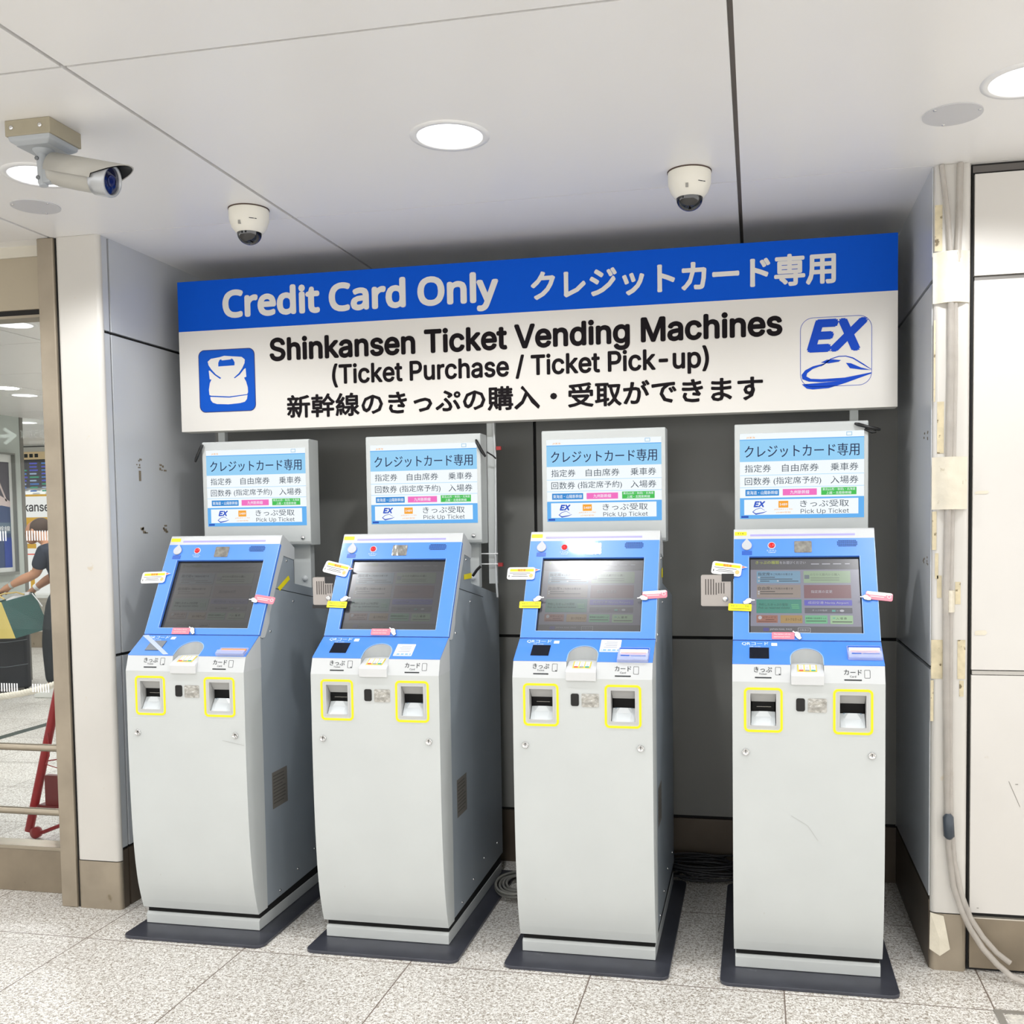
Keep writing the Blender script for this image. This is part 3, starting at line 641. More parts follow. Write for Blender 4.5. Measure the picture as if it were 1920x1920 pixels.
    for a0, a1 in ((-W, -W+.0028), (W-.0028, W)):
        b.prism([SLh(-.002, -.012), SLh(-.002, -.024), SLh(.01, -.045), SLh(.07, -.052), SLh(.10, -.042), SLh(.25, -.04), SLh(.34, -.045), (.484, 1.315), (.487, 1.362), SLh(.366, -.0), SLh(.366, -.012)], a0, a1)
    hd = b.build('top_hood', LG2, t)
    b = B(FH); b.box(-.172, .165, .3765, .3825, 0, .001); tag(b.build('light_strip', mat('violet_led', '9a94f4', .4, emit=.35, ecol='8078f4'), hd), 'thin violet light strip')
    b = B(FH); b.prism(rr(-.2235, -.184, .379, .393, .002, 2), 0, .0008); ns = b.build('number_sticker', mat('yellow_sticker', 'f4e22a', .5), hd)
    # bezel fittings
    T0 = FH.copy() @ Matrix.Translation((-.1835, .339, 0))
    b = B(T0); b.prism([(.0165*math.cos(a), .0165*math.sin(a)) for a in [math.radians(x) for x in range(-220, 41, 10)]]+[(.004, .0215), (0, .026), (-.004, .0215)], 0, .006, True); b.build('emblem_knob', mat('knob_grey', 'bcbfc4', .45), bez, bevel=.0015)
    b = B(FH); b.box(-.1995, -.1665, .3055, .3205, 0, .0008); b.build('small_label', mat('deep_blue_label', '2a5bb6', .4), bez)
    T0 = FH.copy() @ Matrix.Translation((-.1025, .3395, 0))
    b = B(T0); b.lathe([(.0132, 0), (.0132, .002), (.0105, .0028), (.0098, .002)], 24); cbn = b.build('call_button', mat('button_ring', 'c9d2de', .35), bez)
    b = B(T0); b.lathe([(.0098, .001), (.0098, .0045), (.008, .006), (0, .0062)], 24); tag(b.build('button_cap', mat('red_button', 'e0161c', .3), cbn), 'red round cap')
    b = B(FH); b.mat(MATS['pale_blue_print']).text('とりけし', -.118, -.086, .3185, .3245, .0008, .006).text('Cancel', -.113, -.091, .3125, .3175, .0008, .006); b.build('print', parent=bez)
    b = B(FH); b.prism(rr(-.0295, .0265, .3125, .3555, .004, 3), 0, .0015); tag(b.build('foil_sticker', MIR, bez), 'silver foil sticker')
    b = B(FH); b.mat(mat('grille_dark', '0f2f52', .7))
    for i in range(17):
        for j in range(5):
            if (i in (0, 16)) and j in (0, 4): continue
            b.rect(.1075+i*.0038, .1075+i*.0038+.0026, .3345+j*.005, .3345+j*.005+.0035, .0006)
    b.build('speaker_grille', parent=bez)
    return t
mach = build_machine(); machines = []
XK = (.370, 1.070, 1.7725, 2.4735)
for i, x in enumerate(XK):
    o = mach if i == 0 else copy_tree(mach); o.location.x = x; machines.append(o); o['group'] = 'ticket machines in a row'; o['category'] = 'ticket machine'
    for c in o.children:
        if c.name.startswith('base_plate'): c.location.x = (.024, .017, .006, 0)[i]
for o, l in zip(machines, ('leftmost of the four grey and blue ticket machines, strip of tape across its reader window', 'ticket machine second from left, coiled cable on the floor beside its base',
                           'ticket machine third from left, strong lamp glare along the top of its screen', 'rightmost grey and blue ticket machine, its screen showing coloured menu buttons clearly')): o['label'] = l
def child(o, nm): return [c for c in o.children if c.name.split('.')[0] == nm][0]

# touch screens: the same menu on each, dimming by viewing angle put into each glow
def touch_screen(par, k, tagk):
    b = B(FH); 
    def C_(nm, col, g=1.0): return mat('menu_%s_%s' % (nm, tagk), '17181c', .24, spec=1, emit=k*g, ecol=col, coat=1, crough=.2)
    u0, u1, v0, v1 = -.1715, .1725, .0275, .2945
    X = lambda x: u0+(x-295)/1335*(u1-u0)
    Y = lambda y: v1-(y-170)/900*(v1-v0)
    bg = C_('grey', '9a9aae')
    b.mat(bg).box(u0, u1, v0, v1, -.014, -.0115)
    def R(col, a, c, d, e, nm, n=-.0112): b.mat(C_(nm, col)).poly(rr(X(a), X(c), Y(e), Y(d), .0015, 2), n)
    b.mat(C_('bar', '5c5c62')).rect(u0, u1, Y(300), v1, -.0112).rect(u0, u1, v0, Y(985), -.0112)
    R('7fb0d0', 372, 915, 318, 468, 'sky'); R('a3c09a', 955, 1525, 318, 465, 'sage'); R('a99a90', 372, 915, 490, 645, 'taupe'); R('8c5a62', 955, 1525, 490, 650, 'maroon')
    R('2f9c88', 368, 922, 665, 830, 'teal'); R('5a56d6', 955, 1530, 672, 738, 'violet'); R('5b5c6a', 958, 1530, 765, 830, 'slate'); R('b0705a', 368, 628, 855, 945, 'rust'); R('c09a52', 662, 928, 855, 948, 'gold'); R('74d098', 960, 1228, 855, 952, 'mint'); R('b0dca8', 1262, 1532, 855, 955, 'pale')
    DK = C_('ink', '23262c', .7); WH = C_('white', 'd6d8e2'); YE = C_('yellow', 'c3d04e')
    def TX(m_, s, a, c, d, e, bold=.004, font=None): b.mat(m_).text(s, X(a), X(c), Y(e), Y(d), -.0108, bold, font)
    TX(YE, 'きっぷの種類', 360, 655, 190, 232, .012); TX(WH, 'をお選びください', 662, 985, 196, 232)
    for a in (1050, 1185, 1320, 1465): b.mat(WH).rect(X(a), X(a+(100 if a < 1400 else 60)), Y(238), Y(228), -.0108)
    TX(DK, '指定席', 388, 538, 335, 375, .012); TX(DK, 'をご利用のお客さま', 546, 820, 345, 371); TX(DK, '自由席', 388, 538, 510, 550, .012); TX(DK, 'をご利用のお客さま', 546, 820, 520, 547)
    for a, c, y in ((420, 600, 395), (415, 815, 418), (415, 530, 443), (650, 890, 443), (415, 600, 570), (415, 820, 597)): b.mat(DK).rect(X(a), X(c), Y(y+4), Y(y-4), -.0108)
    for x, y in ((400, 397), (400, 440), (635, 440), (398, 572), (398, 597)): b.mat(WH).rect(X(x-10), X(x+10), Y(y+9), Y(y-9), -.0108)
    TX(C_('faint', '7c8c78'), 'のりかえ案内から購入', 1035, 1400, 348, 378); b.mat(C_('faint2', '6b7a88')).rect(X(965), X(1025), Y(415), Y(368), -.0108)
    for y in (404, 430): b.mat(C_('faint', '7c8c78')).rect(X(1040), X(1390), Y(y+4), Y(y-4), -.0108)
    TX(WH, '指定席の変更', 1040, 1300, 553, 590); TX(WH, '成田空港 Narita Airport', 1000, 1488, 688, 726); TX(C_('mint2', '1c5a50'), '予約したきっぷの受取', 395, 755, 712, 744); TX(C_('mint2', '1c5a50'), 'Pick up reserved tickets', 395, 775, 754, 784, .008)
    for q in range(3): b.mat(C_('mint3', '62c08e')).rect(X(795+q*4), X(885+q*4), Y(738+q*20), Y(724+q*20), -.0108)
    TX(WH, 'きっぷの払戻', 1050, 1230, 785, 806); b.mat(C_('teal3', '5cc0b0')).rect(X(1285), X(1328), Y(812), Y(790), -.0108); b.mat(WH).rect(X(1340), X(1365), Y(803), Y(799), -.0108).poly(ell(X(1405), Y(800), .007, .004, 14), -.0108)
    TX(C_('rust2', '6a2c1e'), 'ICサービス', 445, 608, 868, 892); b.mat(C_('rust2', '6a2c1e')).rect(X(480), X(585), Y(912), Y(904), -.0108).rect(X(385), X(610), Y(934), Y(926), -.0108); b.mat(WH).poly(ell(X(412), Y(885), .006, .0065, 14), -.0108)
    TX(C_('gold2', '5a4018'), 'おトクなきっぷ', 725, 915, 888, 920, .008); TX(DK, '新幹線の自由席きっぷ', 970, 1215, 878, 900); b.mat(DK).rect(X(972), X(1212), Y(926), Y(918), -.0108)
    TX(DK, '入 場 券', 1332, 1460, 876, 905); b.mat(DK).rect(X(1285), X(1520), Y(936), Y(926), -.0108); b.mat(C_('teal3', '5cc0b0')).rect(X(1292), X(1322), Y(893), Y(880), -.0108)
    R('4a45a0', 450, 520, 1005, 1045, 'indigo', -.011); TX(WH, 'JAPAN RAIL PASS', 530, 800, 1012, 1038); b.mat(WH).ring(rr(X(870), X(1022), Y(1058), Y(1003), .002, 3), rr(X(875), X(1017), Y(1054), Y(1007), .0015, 3), -.0112, -.0108); TX(WH, '点数表示', 885, 1005, 1018, 1042)
    return b.build('touch_screen', parent=par)
for i, (o, k) in enumerate(zip(machines, (.035, .07, .18, .62))):
    s = touch_screen(child(o, 'screen_bezel'), k, ('dimmest', 'dim', 'soft', 'clear')[i])

# stickers and fittings that differ from machine to machine
CARDW = mat('tag_white', 'e2e2df', .5); PINK = mat('tag_pink', 'ec7f90', .4); PINKW = mat('tag_pale_pink', 'f4c6cc', .35); TY = mat('tag_yellow', 'f7e51a', .45); RED = mat('tag_red', 'e0503c', .5); ORG = mat('tag_orange', 'f39a3c', .45)
CLEAR = mat('clear_plastic_holder', 'c2cdf2', .12, alpha=.45, spec=.8)
def bubble(par, cu, cv, rot, s=1.0):
    b = B(FH.copy() @ Matrix.Translation((cu, cv, .004)) @ Matrix.Rotation(math.radians(rot), 4, 'Z'))
    b.mat(CARDW); pts = rr(-.052, .046, -.023, .024, .009, 4); pts = [p for p in pts if not (p[0] > .04 and -.01 < p[1] < .02)]
    k = [i for i, p in enumerate(pts) if p[0] > .03 and p[1] > 0][0]
    pts = pts[:k]+[(.046, .008), (.064, .015), (.046, .018)]+pts[k:]
    b.prism(pts, 0, .0012)
    b.mat(TY).rect(-.043, .041, .0075, .0175, .0015); b.mat(RED).text('指定席', -.016, .012, .008, .0175, .0018, .02)
    b.mat(DGT)
    for y, a, c in ((.002, -.044, .030), (-.005, -.032, .018), (-.0105, -.036, .022)): b.rect(a, c, y-.0008, y+.0008, .0016)
    b.mat(BLK).rect(-.046, -.0435, -.014, -.006, .0016); b.mat(mat('tag_tan', 'e3b878', .5)).poly(ell(.033, -.008, .007, .008, 12), .0016); b.mat(RED).poly([(.046, .010), (.058, .0145), (.046, .0165)], .0016)
    tag(b.build('reminder_tag', parent=par), 'white speech-bubble tag with yellow line')
HANDP = [(-1, .12), (-.55, .16), (-.5, .3), (-.2, .52), (.25, .5), (.6, .22), (1, .05), (.95, -.4), (.55, -.48), (.1, -.42), (-.25, -.34), (-.35, -.1), (-.45, -.02), (-1, -.08)]
def hand(b, cu, cv, sc, rot, flip=1):
    M0 = b.M.copy(); b.use(M0 @ Matrix.Translation((cu, cv, .0015)) @ Matrix.Rotation(math.radians(rot), 4, 'Z'))
    b.mat(DGT).poly([(x*sc*1.08*flip, y*sc*1.12) for x, y in HANDP], .0006); b.mat(WHT).poly([(x*sc*flip, y*sc) for x, y in HANDP], .001); b.use(M0)
def ytag(par, cu, cv, rot):
    b = B(FH.copy() @ Matrix.Translation((cu, cv, .003)) @ Matrix.Rotation(math.radians(rot), 4, 'Z')); b.mat(TY).prism(rr(-.037, .037, -.0125, .0125, .003, 3), 0, .0012)
    b.mat(mat('tag_green', '6c9c2c', .5)).text('予約きっぷ・受取', -.030, .030, .000, .008, .0016, .006); b.mat(DGT).rect(-.028, .032, -.0065, -.0050, .0016); hand(b, .028, .023, .019, 12, -1)
    tag(b.build('pointer_tag', parent=par), 'yellow tag with a pointing hand')
def ptag(par, cu, cv, rot, pale=False):
    b = B(FH.copy() @ Matrix.Translation((cu, cv, .004)) @ Matrix.Rotation(math.radians(rot), 4, 'Z')); b.mat(PINK).prism(rr(-.04, .042, -.014, .014, .006, 4), 0, .0012)
    if pale: b.mat(CARDW).poly([(-.040, .004), (-.036, .014), (.036, .014), (.042, .008), (.0, .003)], .0014)
    b.mat(CARDW).rect(-.03, .022, .002, .004, .0015).rect(-.026, .016, -.004, -.002, .0015).ring(ell(.031, .001, .006, .006, 16), ell(.031, .001, .0045, .0045, 16), .001, .0016)
    hand(b, -.040, -.010, .0175, 0, 1); tag(b.build('pointer_tag', parent=par), 'pink tag with a pointing hand')
def btag(par, cu, cv, hs=1):
    b = B(FH.copy() @ Matrix.Translation((cu, cv, .002))); b.mat(PINK).prism(rr(-.034, .036, -.0125, .0115, .003, 3), 0, .0012)
    b.mat(CARDW).text('This machine sells the', -.028, .024, .003, .007, .0015, .01).text('reserved train tickets', -.028, .022, -.006, -.002, .0015, .01)
    hand(b, .044, .003, .018, -42, 1); tag(b.build('pointer_tag', parent=par), 'pink tag with a hand pointing up at the screen')
def holder(par, u0, u1, v0, v1, kind):
    b = B(FK); b.mat(CLEAR).prism(rr(u0, u1, v0, v1, .006, 4), .002, .004); b.mat(CLEAR).box(u0+.002, u1-.002, v0, v0+.003, .004, .014); b.mat(CLEAR).box(u0+.002, u1-.002, v0+.002, v0+(v1-v0)*.45, .013, .0145)
    h = tag(b.build('card_holder', parent=par), 'clear plastic card holder')
    b = B(FK); w = v1-v0
    if kind == 1: b.mat(ORG).prism(rr(u0+.008, u1-.006, v0+w*.55, v0+w*.8, .002, 2), .005, .0058); b.mat(mat('tag_lilac', 'a9b4ea', .4)).box(u0+.008, u1-.01, v0+w*.1, v0+w*.45, .005, .0055)
    else:
        b.mat(CARDW).box(u0+.006, u1-.006, v0+w*.08, v1-.012, .005, .006); b.mat(mat('tag_blue', '2c62c4', .4)).box(u0+.004, u1-.004, v1-.012, v1-.005, .005, .0062); b.mat(ORG).rect(u0+.01, u1-.01, v0+w*.44, v0+w*.6, .0066)
        b.mat(mat('tag_blue', '2c62c4', .4)).rect(u0+.012, u0+.04, v0+w*.22, v0+w*.29, .0152).rect(u0+.045, u1-.01, v0+w*.23, v0+w*.26, .0152)
    b.build('card', parent=h)
def notice(par, u0, u1, v0, v1):
    b = B(FK); b.mat(CARDW).prism(rr(u0, u1, v0, v1, .002, 2), .002, .0028); b.mat(mat('notice_blue', '8fb6e8', .5)); w = u1-u0; h = v1-v0
    b.rect(u0+.004, u1-.004, v0+h*.06, v0+h*.22, .003); b.mat(CARDW)
    for k in range(4): b.rect(u0+.006+k*w*.23, u0+.011+k*w*.23, v0+h*.09, v0+h*.2, .0032)
    b.mat(mat('notice_print_grey', '8f9bb0', .5))
    for k in range(4): b.rect(u0+.012+.006*(k % 2), u1-.012, v0+h*(.36+.14*k), v0+h*(.40+.14*k), .003)
    tag(b.build('paper_notice', parent=par), 'small white paper notice')
def intercom(par, cx, u0=-.312, u1=-.228, z0=1.148, z1=1.262, y=.30):
    T = Matrix.Translation((0, 0, 0)); b = B(T @ F_front(y)); MT = mat('ribbed_metal', 'a29c97', .3, metal=.6)
    b.mat(MT).prism(rr(u0, u1, z0+.012, z1, .006, 4), -.03, 0); b.mat(BLK).box(u0-.002, u1+.03, z0, z0+.012, -.05, .004).box(u1-.03, u1+.01, z1-.022, z1+.004, -.02, .004)
    ic = tag(b.build('intercom', parent=par), 'ribbed silver intercom box on a black shelf')
    b = B(F_front(y)); b.mat(mat('rib_dark', '4d4744', .4))
    for k in range(8): b.rect(u0+.014+k*.0085, u0+.0175+k*.0085, z0+.050-(k > 4)*-.004, z1-.014-(k > 3)*.012, .0008)
    b.build('ribs', parent=ic)
    b = B(F_front(y, u1-.018, z0+.036)); b.lathe([(.0095, 0), (.0095, .003), (.0075, .0045), (.0, .005)], 20); b.build('button', CHR, ic)
BZ = [child(o, 'screen_bezel') for o in machines]; CN = [child(child(o, 'console'), 'blue_shelf') for o in machines]
bubble(BZ[0], -.248, .226, 2); ptag(BZ[0], .217, .137, -9); btag(BZ[0], -.082, .012)
b = B(FK); b.poly([(-.2265, .108), (-.205, .112), (-.068, .003), (-.088, .001)], .0042); tag(b.build('tape_strip', mat('clear_tape', 'cfdcf6', .15, alpha=.75), CN[0]), 'diagonal strip of clear tape')
b = B(FK); b.rect(-.175, -.114, .026, .080, .0038); b.build('reader_film', mat('hazy_film', '7d8288', .3), CN[0])
holder(CN[0], .113, .222, .0, .046, 1)
bubble(BZ[1], -.226, .258, -14); ytag(BZ[1], -.200, .118, -2); btag(BZ[1], -.020, .015); intercom(machines[1], 0, -.315, -.237, 1.146, 1.258)
notice(CN[1], .058, .123, .014, .077)
bubble(BZ[2], -.243, .237, 0); ytag(BZ[2], -.203, .119, 0); ptag(BZ[2], .217, .157, 4, True)
notice(CN[2], .050, .117, .049, .112); holder(CN[2], .112, .214, -.002, .072, 2)
bubble(BZ[3], -.246, .251, -8); ytag(BZ[3], -.205, .112, -2); ptag(BZ[3], .228, .152, -7, True); btag(BZ[3], -.071, .014); intercom(machines[3], 0, -.333, -.235, 1.146, 1.262)
holder(CN[3], .121, .225, .024, .094, 2)
b = B(FH); b.mat(BLK).text('T 1 4', -.214, -.195, .3825, .3895, .0012, .01); b.build('number', parent=child(child(machines[3], 'top_hood'), 'number_sticker'))
for i in (0, 1):
    bb = child(machines[i], 'body'); b = B(F_side(.2242)); b.mat(TY)
    if i == 0: b.poly([(.345, 1.218), (.362, 1.205), (.447, 1.243), (.435, 1.258)], .0006)
    else: b.poly([(.393, 1.243), (.494, 1.243), (.494, 1.263), (.393, 1.261)], .0006)
    tag(b.build('yellow_label', parent=bb), 'yellow label on the grey side')
b = B(F_side(.2242)); b.mat(TY).poly([(.44, 1.245), (.49, 1.245), (.49, 1.28), (.44, 1.275)], .0006); b.build('yellow_label', parent=child(machines[2], 'body'))
# scratches and scuffs on doors
def scuffs(o, L):
    b = B(F_front(.0705)); b.mat(MATS['scratch_mark'])
    for (x0, z0, x1, z1, w_) in L:
        d = Vector((x1-x0, z1-z0)).normalized(); nn = Vector((-d.y, d.x))*w_/2
        yo = lambda z: -(0 if z > .5 else (.5-z)**2*.19+.0025)
        b.add([(x0+nn.x, z0+nn.y, yo(z0)), (x1+nn.x, z1+nn.y, yo(z1)), (x1-nn.x, z1-nn.y, yo(z1)), (x0-nn.x, z0-nn.y, yo(z0))], [[0, 1, 2, 3]])
    b.build('scratches', parent=child(o, 'front_door'))
scuffs(machines[0], [(.14, .705, .222, .69, .0012)])
scuffs(machines[3], [(-.05, .53, .0, .50, .001), (.0, .50, .03, .455, .001)])

# ------------------------------------------------------------------ cables on the floor, conduits
GC = mat('grey_cable', '8d8c86', .45)
b = B(); pts = []
LOOPS = [(.112, .0, .0), (.100, .012, .02), (.085, -.01, -.01), (.072, .01, .01), (.058, -.006, .0), (.10, .0, -.015)]
for i in range(36*len(LOOPS)+1):
    q = i/36; k = min(int(q), len(LOOPS)-1); f = q-k; A_ = LOOPS[k]; Bq = LOOPS[min(k+1, len(LOOPS)-1)]
    rad, dx, dy = [A_[j]+(Bq[j]-A_[j])*f for j in range(3)]; a = 2*PI*q+2
    pts.append((1.412+dx+rad*.95*math.cos(a), .72+dy+rad*1.35*math.sin(a), .0165+.0035*q+.004*math.sin(a*1.5)**2))
b.tube(pts, .0052, 7); b.tube([pts[-1], (1.36, .84, .02), (1.45, .93, .012), (1.60, .99, .009), (1.7, 1.0, .008)], .005, 7)
tag(b.build('cable_coil', GC), 'coiled grey cable on the floor between the second and third ticket machines', 'cable')
b = B(); DC = mat('black_cable', '26262a', .5)
for k in range(7):
    pts = []; a0 = random.uniform(0, 6)
    for i in range(40):
        a = a0+i*.22; pts.append((2.12+.14*math.cos(a)+.03*math.sin(i*.5+k), .955+.055*math.sin(a), .012+.011*k+.012*math.sin(i*.3+k)**2))
    b.tube(pts, .0045, 6)
tag(b.build('cable_tangle', DC), 'dark tangle of cables on the floor by the back wall left of the rightmost machine', 'cable')
b = B(); b.tube([(1.333, .697, 1.83), (1.339, .697, 1.70), (1.337, .695, 1.45), (1.334, .694, 1.32), (1.338, .69, 1.2), (1.338, .70, 1.158)], .0042, 8); wc = b.build('power_cable', LG2)
tag(wc, 'thin white cable running down beside the second display', 'cable')
b = B(); b.mat(WHT)
for z, x1 in ((1.325, 1.345), (1.285, 1.345)):
    b.box(1.26, 1.345, .688, .692, z, z+.004)
b.mat(mat('dull_red', 'a02c2c', .5)); 
for (x, z) in ((1.352, 1.283), (1.352, 1.73)): b.box(x-.006, x+.012, .684, .698, z-.006, z+.008)
b.mat(CAB).tube([(1.268, .60, 1.245), (1.285, .60, 1.268), (1.30, .60, 1.282)], .0055, 8); b.tube([(1.32, .64, 1.715), (1.342, .65, 1.70), (1.35, .66, 1.69)], .003, 6)
b.build('cable_ties', parent=wc)
# conduit on the right pillar
CT = mat('cloudy_plastic_tube', 'c3bdb5', .28, spec=.6, alpha=.55, var=.12, vscale=18)
TAPE = mat('cream_tape', 'd6cfbd', .5, var=.1, vscale=12, bump=.9, bscale=35, dirt=('a89c80', 22, .66))
TAPEB = mat('aged_tape', 'cfc3a4', .55, var=.2, vscale=30, dirt=('6e6045', 40, .6))
t = thing('cable_conduit', 'cloudy plastic cable tube running down the right white pillar and curving out over the floor', 'cable conduit', (2.91, .245, 0))
T = Matrix.Translation((-2.91, -.245, 0))
b = B(T); b.tube([(2.880, .249, 2.518), (2.888, .247, 2.45), (2.896, .245, 2.38), (2.903, .243, 2.30), (2.907, .242, 2.22)], .0085, 10); b.tube([(2.933, .246, 2.518), (2.931, .245, 2.36), (2.926, .243, 2.22)], .0105, 10); b.build('upper_tube', CT, t)
b = B(T); b.tube([(2.908, .243, 2.13), (2.909, .243, 1.9), (2.905, .243, 1.6), (2.904, .243, 1.46), (2.900, .243, 1.2), (2.901, .243, .96), (2.905, .243, .7), (2.907, .243, .5), (2.912, .242, .40), (2.926, .238, .28), (2.948, .232, .209), (2.975, .225, .150), (3.010, .215, .095), (3.05, .205, .052), (3.09, .19, .022), (3.14, .17, .0105), (3.3, .12, .010)], [.0105]*7+[.0095]*10, 10); b.build('lower_tube', CT, t)
b = B(T); b.tube([(2.921, .246, 2.13), (2.922, .246, 1.9), (2.918, .246, 1.6), (2.913, .246, 1.2), (2.914, .246, .7), (2.918, .246, .5), (2.928, .242, .36), (2.948, .236, .26), (2.975, .228, .185), (3.01, .22, .13), (3.05, .214, .085), (3.088, .208, .058)], .0085, 10); b.build('second_tube', CT, t)
b = B(T); b.mat(mat('dark_connector', '3b434c', .35)).tube([(2.909, .240, .510), (2.909, .238, .50), (2.912, .238, .44), (2.912, .241, .432)], [.009, .0165, .0165, .009], 12); b.build('connector', parent=t)
def tape(pts, lab, ntk=.0, m_=TAPE, bulge=.0):
    us = [p[0] for p in pts]; vs = [p[1] for p in pts]; u0, u1, v0, v1 = min(us), max(us), min(vs), max(vs); b = B(F_front(.2545)); K = 14; R_ = 16
    P = []; fs = []
    for j in range(R_+1):
        for i in range(K+1):
            x = i/K; z = v0+(v1-v0)*j/R_; u = u0+(u1-u0)*x; c = (2.912-u0)/(u1-u0)
            hgt = bulge*max(0, math.cos(max(-1, min(1, (x-c)/.42))*PI/2))**.8
            P.append((u, z, .0012+hgt+.0006*math.sin(j*1.3+i*.4)+.0004*math.sin(j*2.9)))
    n1 = len(P)
    for j in range(R_):
        for i in range(K): a = j*(K+1)+i; fs.append([a, a+1, a+K+2, a+K+1])
    b.add(P, fs, True)
    for j in (0, R_):
        E1 = [P[j*(K+1)+i] for i in range(K+1)]; E2 = [(x, y, 0) for x, y, z in E1]; b.add(E1+E2, [[i, i+1, K+2+i, K+1+i] for i in range(K)])
    tag(b.build('tape_patch', m_), lab, 'tape', 'tape patches holding the conduit')
tape([(2.857, 2.100), (2.9635, 2.255)], 'topmost large cream tape patch on the right pillar, at the height of the blue sign', bulge=.022)
tape([(2.857, 1.466), (2.961, 1.628)], 'large wrinkled cream tape patch on the right pillar beside the displays', bulge=.024)
tape([(2.893, 1.146), (2.927, 1.214)], 'narrow white tape wrapped round the conduit, below the two large patches', bulge=.022)
tape([(2.858, .935), (2.892, 1.058)], 'worn brown-edged tape remnant left of the conduit at console height', m_=TAPEB)
tape([(2.936, .935), (2.959, 1.058)], 'worn brown-edged tape remnant right of the conduit at console height', m_=TAPEB)
b = B(F_front(.2515)); b.mat(TAPE).add([(2.859, .187, .001), (2.899, .178, .003), (2.908, .13, .006), (2.919, .072, .004), (2.888, .049, .006), (2.857, .068, .001), (2.885, .11, .010)], [[0, 6, 1], [1, 6, 2], [2, 6, 3], [3, 6, 4], [4, 6, 5], [5, 6, 0]])
tag(b.build('tape_patch'), 'crumpled torn tape hanging over the steel foot of the right pillar', 'tape', 'tape patches holding the conduit')
b = B(F_front(.2543)); b.mat(TAPEB)
for z0, z1, x0, x1 in ((2.26, 2.40, 2.862, 2.884), (1.64, 1.80, 2.872, 2.892), (1.34, 1.46, 2.859, 2.872), (1.25, 1.33, 2.868, 2.878), (1.80, 2.05, 2.861, 2.866), (1.17, 1.24, 2.928, 2.944), (.80, .93, 2.857, 2.866), (.88, .93, 2.942, 2.955), (1.19, 1.26, 2.874, 2.888)):
    b.rect(x0, x1, z0, z1, .0005)
b.build('tape_residue', parent=bpy.data.objects['wall_right_pillar'])
b = B(F_front(.2615)); b.mat(TAPE)
for z0, z1, x0, x1 in ((1.512, 1.522, 2.985, 3.026), (1.073, 1.088, 2.988, 3.024)): b.poly([(x0, z0), (x1-.006, z0), (x1, (z0+z1)/2), (x1-.004, z1), (x0+.012, z1), (x0, z1-.003)], .0006)
b.mat(mat('wall_scuff', '77736c', .7)).poly([(3.09, .615), (3.0915, .615), (3.125, .535), (3.1235, .535)], .0004).rect(3.11, 3.118, .605, .607, .0004).rect(3.0, 3.006, .205, .207, .0004)
b.build('tape_scraps', parent=bpy.data.objects['wall_front'])
# floor hatch at the lower right
t = thing('floor_hatch', 'metal framed floor hatch at the lower right corner', 'floor hatch', (3.3, -.3, 0))
b = B(Matrix.Translation((-3.3, .3, 0))); b.box(2.995, 3.6, -.014, .004, 0, .003); b.box(2.995, 3.016, -.6, -.014, 0, .003); b.build('frame', mat('hatch_steel', 'a8a6a1', .3, metal=.6), t)
b = B(Matrix.Translation((-3.3, .3, 0))); b.box(3.024, 3.6, -.6, -.022, 0, .002); b.build('lid', mat('hatch_stone', 'dcd8cf', .4, var=.3, vscale=90), t)

# ------------------------------------------------------------------ seen through the glass
GW = mat('grey_green_wall', 'b6bdb7', .35, var=.04); PALE = mat('pale_wall', 'd9dad6', .4)
b = B(); b.mat(GW).box(-7.5, -4.55, 3.2, 5.40, .20, H); b.mat(BASEM).box(-7.5, -4.549, 3.2, 5.402, 0, .2); b.mat(mat('corner_strip', '77756f', .4)).box(-4.57, -4.546, 5.36, 5.405, 0, H); struct(b.build('wall_side'))
b = B(); b.mat(PALE).box(-16, -.2, 8.1, 8.3, .0, 3); b.mat(BASEM).box(-16, -.2, 8.085, 8.1, 0, .2); b.mat(DARKGAP).box(-16, -.2, 8.09, 8.1, 2.495, 2.505); struct(b.build('wall_far'))
# poster case on the side wall (faces +x)
t = thing('poster_case', 'framed dark blue poster on the grey-green wall behind the glass', 'poster', (-4.55, 4.9, 1.6))
T = Matrix.Translation((4.55, -4.9, -1.6)); F = F_side(-4.55)
b = B(T @ F); b.ring([(4.3, 1.03), (5.235, 1.03), (5.235, 2.17), (4.3, 2.17)], [(4.33, 1.06), (5.225, 1.06), (5.225, 2.155), (4.33, 2.155)], 0, .05); b.build('case_frame', mat('case_steel', '8b8d88', .35, metal=.4), t)
b = B(T @ F); b.ring([(4.33, 1.06), (5.225, 1.06), (5.225, 2.155), (4.33, 2.155)], [(4.4, 1.10), (5.195, 1.10), (5.195, 2.085), (4.4, 2.085)], 0, .01); b.build('mount', mat('poster_mount', 'dfe1dd', .5), t)
b = B(T @ F); b.mat(mat('poster_dark', '4a4650', .35)).rect(4.4, 5.195, 1.68, 2.085, .004); b.mat(mat('poster_blue', '33476e', .35)).rect(4.4, 5.195, 1.10, 1.68, .004)
b.mat(mat('poster_pale', 'c9b9b6', .4)).poly([(4.4, 1.66), (5.0, 1.80), (5.195, 1.72), (5.195, 1.665), (5.08, 1.68), (4.8, 1.62)], .006).poly([(5.0, 1.98), (5.03, 1.98), (5.16, 1.72), (5.14, 1.72)], .006)
b.mat(mat('poster_slate', '5b6f80', .4)).rect(4.4, 5.195, 1.42, 1.52, .005); b.mat(mat('poster_strong_blue', '1f3f94', .35)).rect(5.1, 5.195, 1.10, 1.38, .006); b.mat(WHT).text('新幹線', 4.95, 5.18, 1.44, 1.49, .008)
b.build('poster', parent=t)
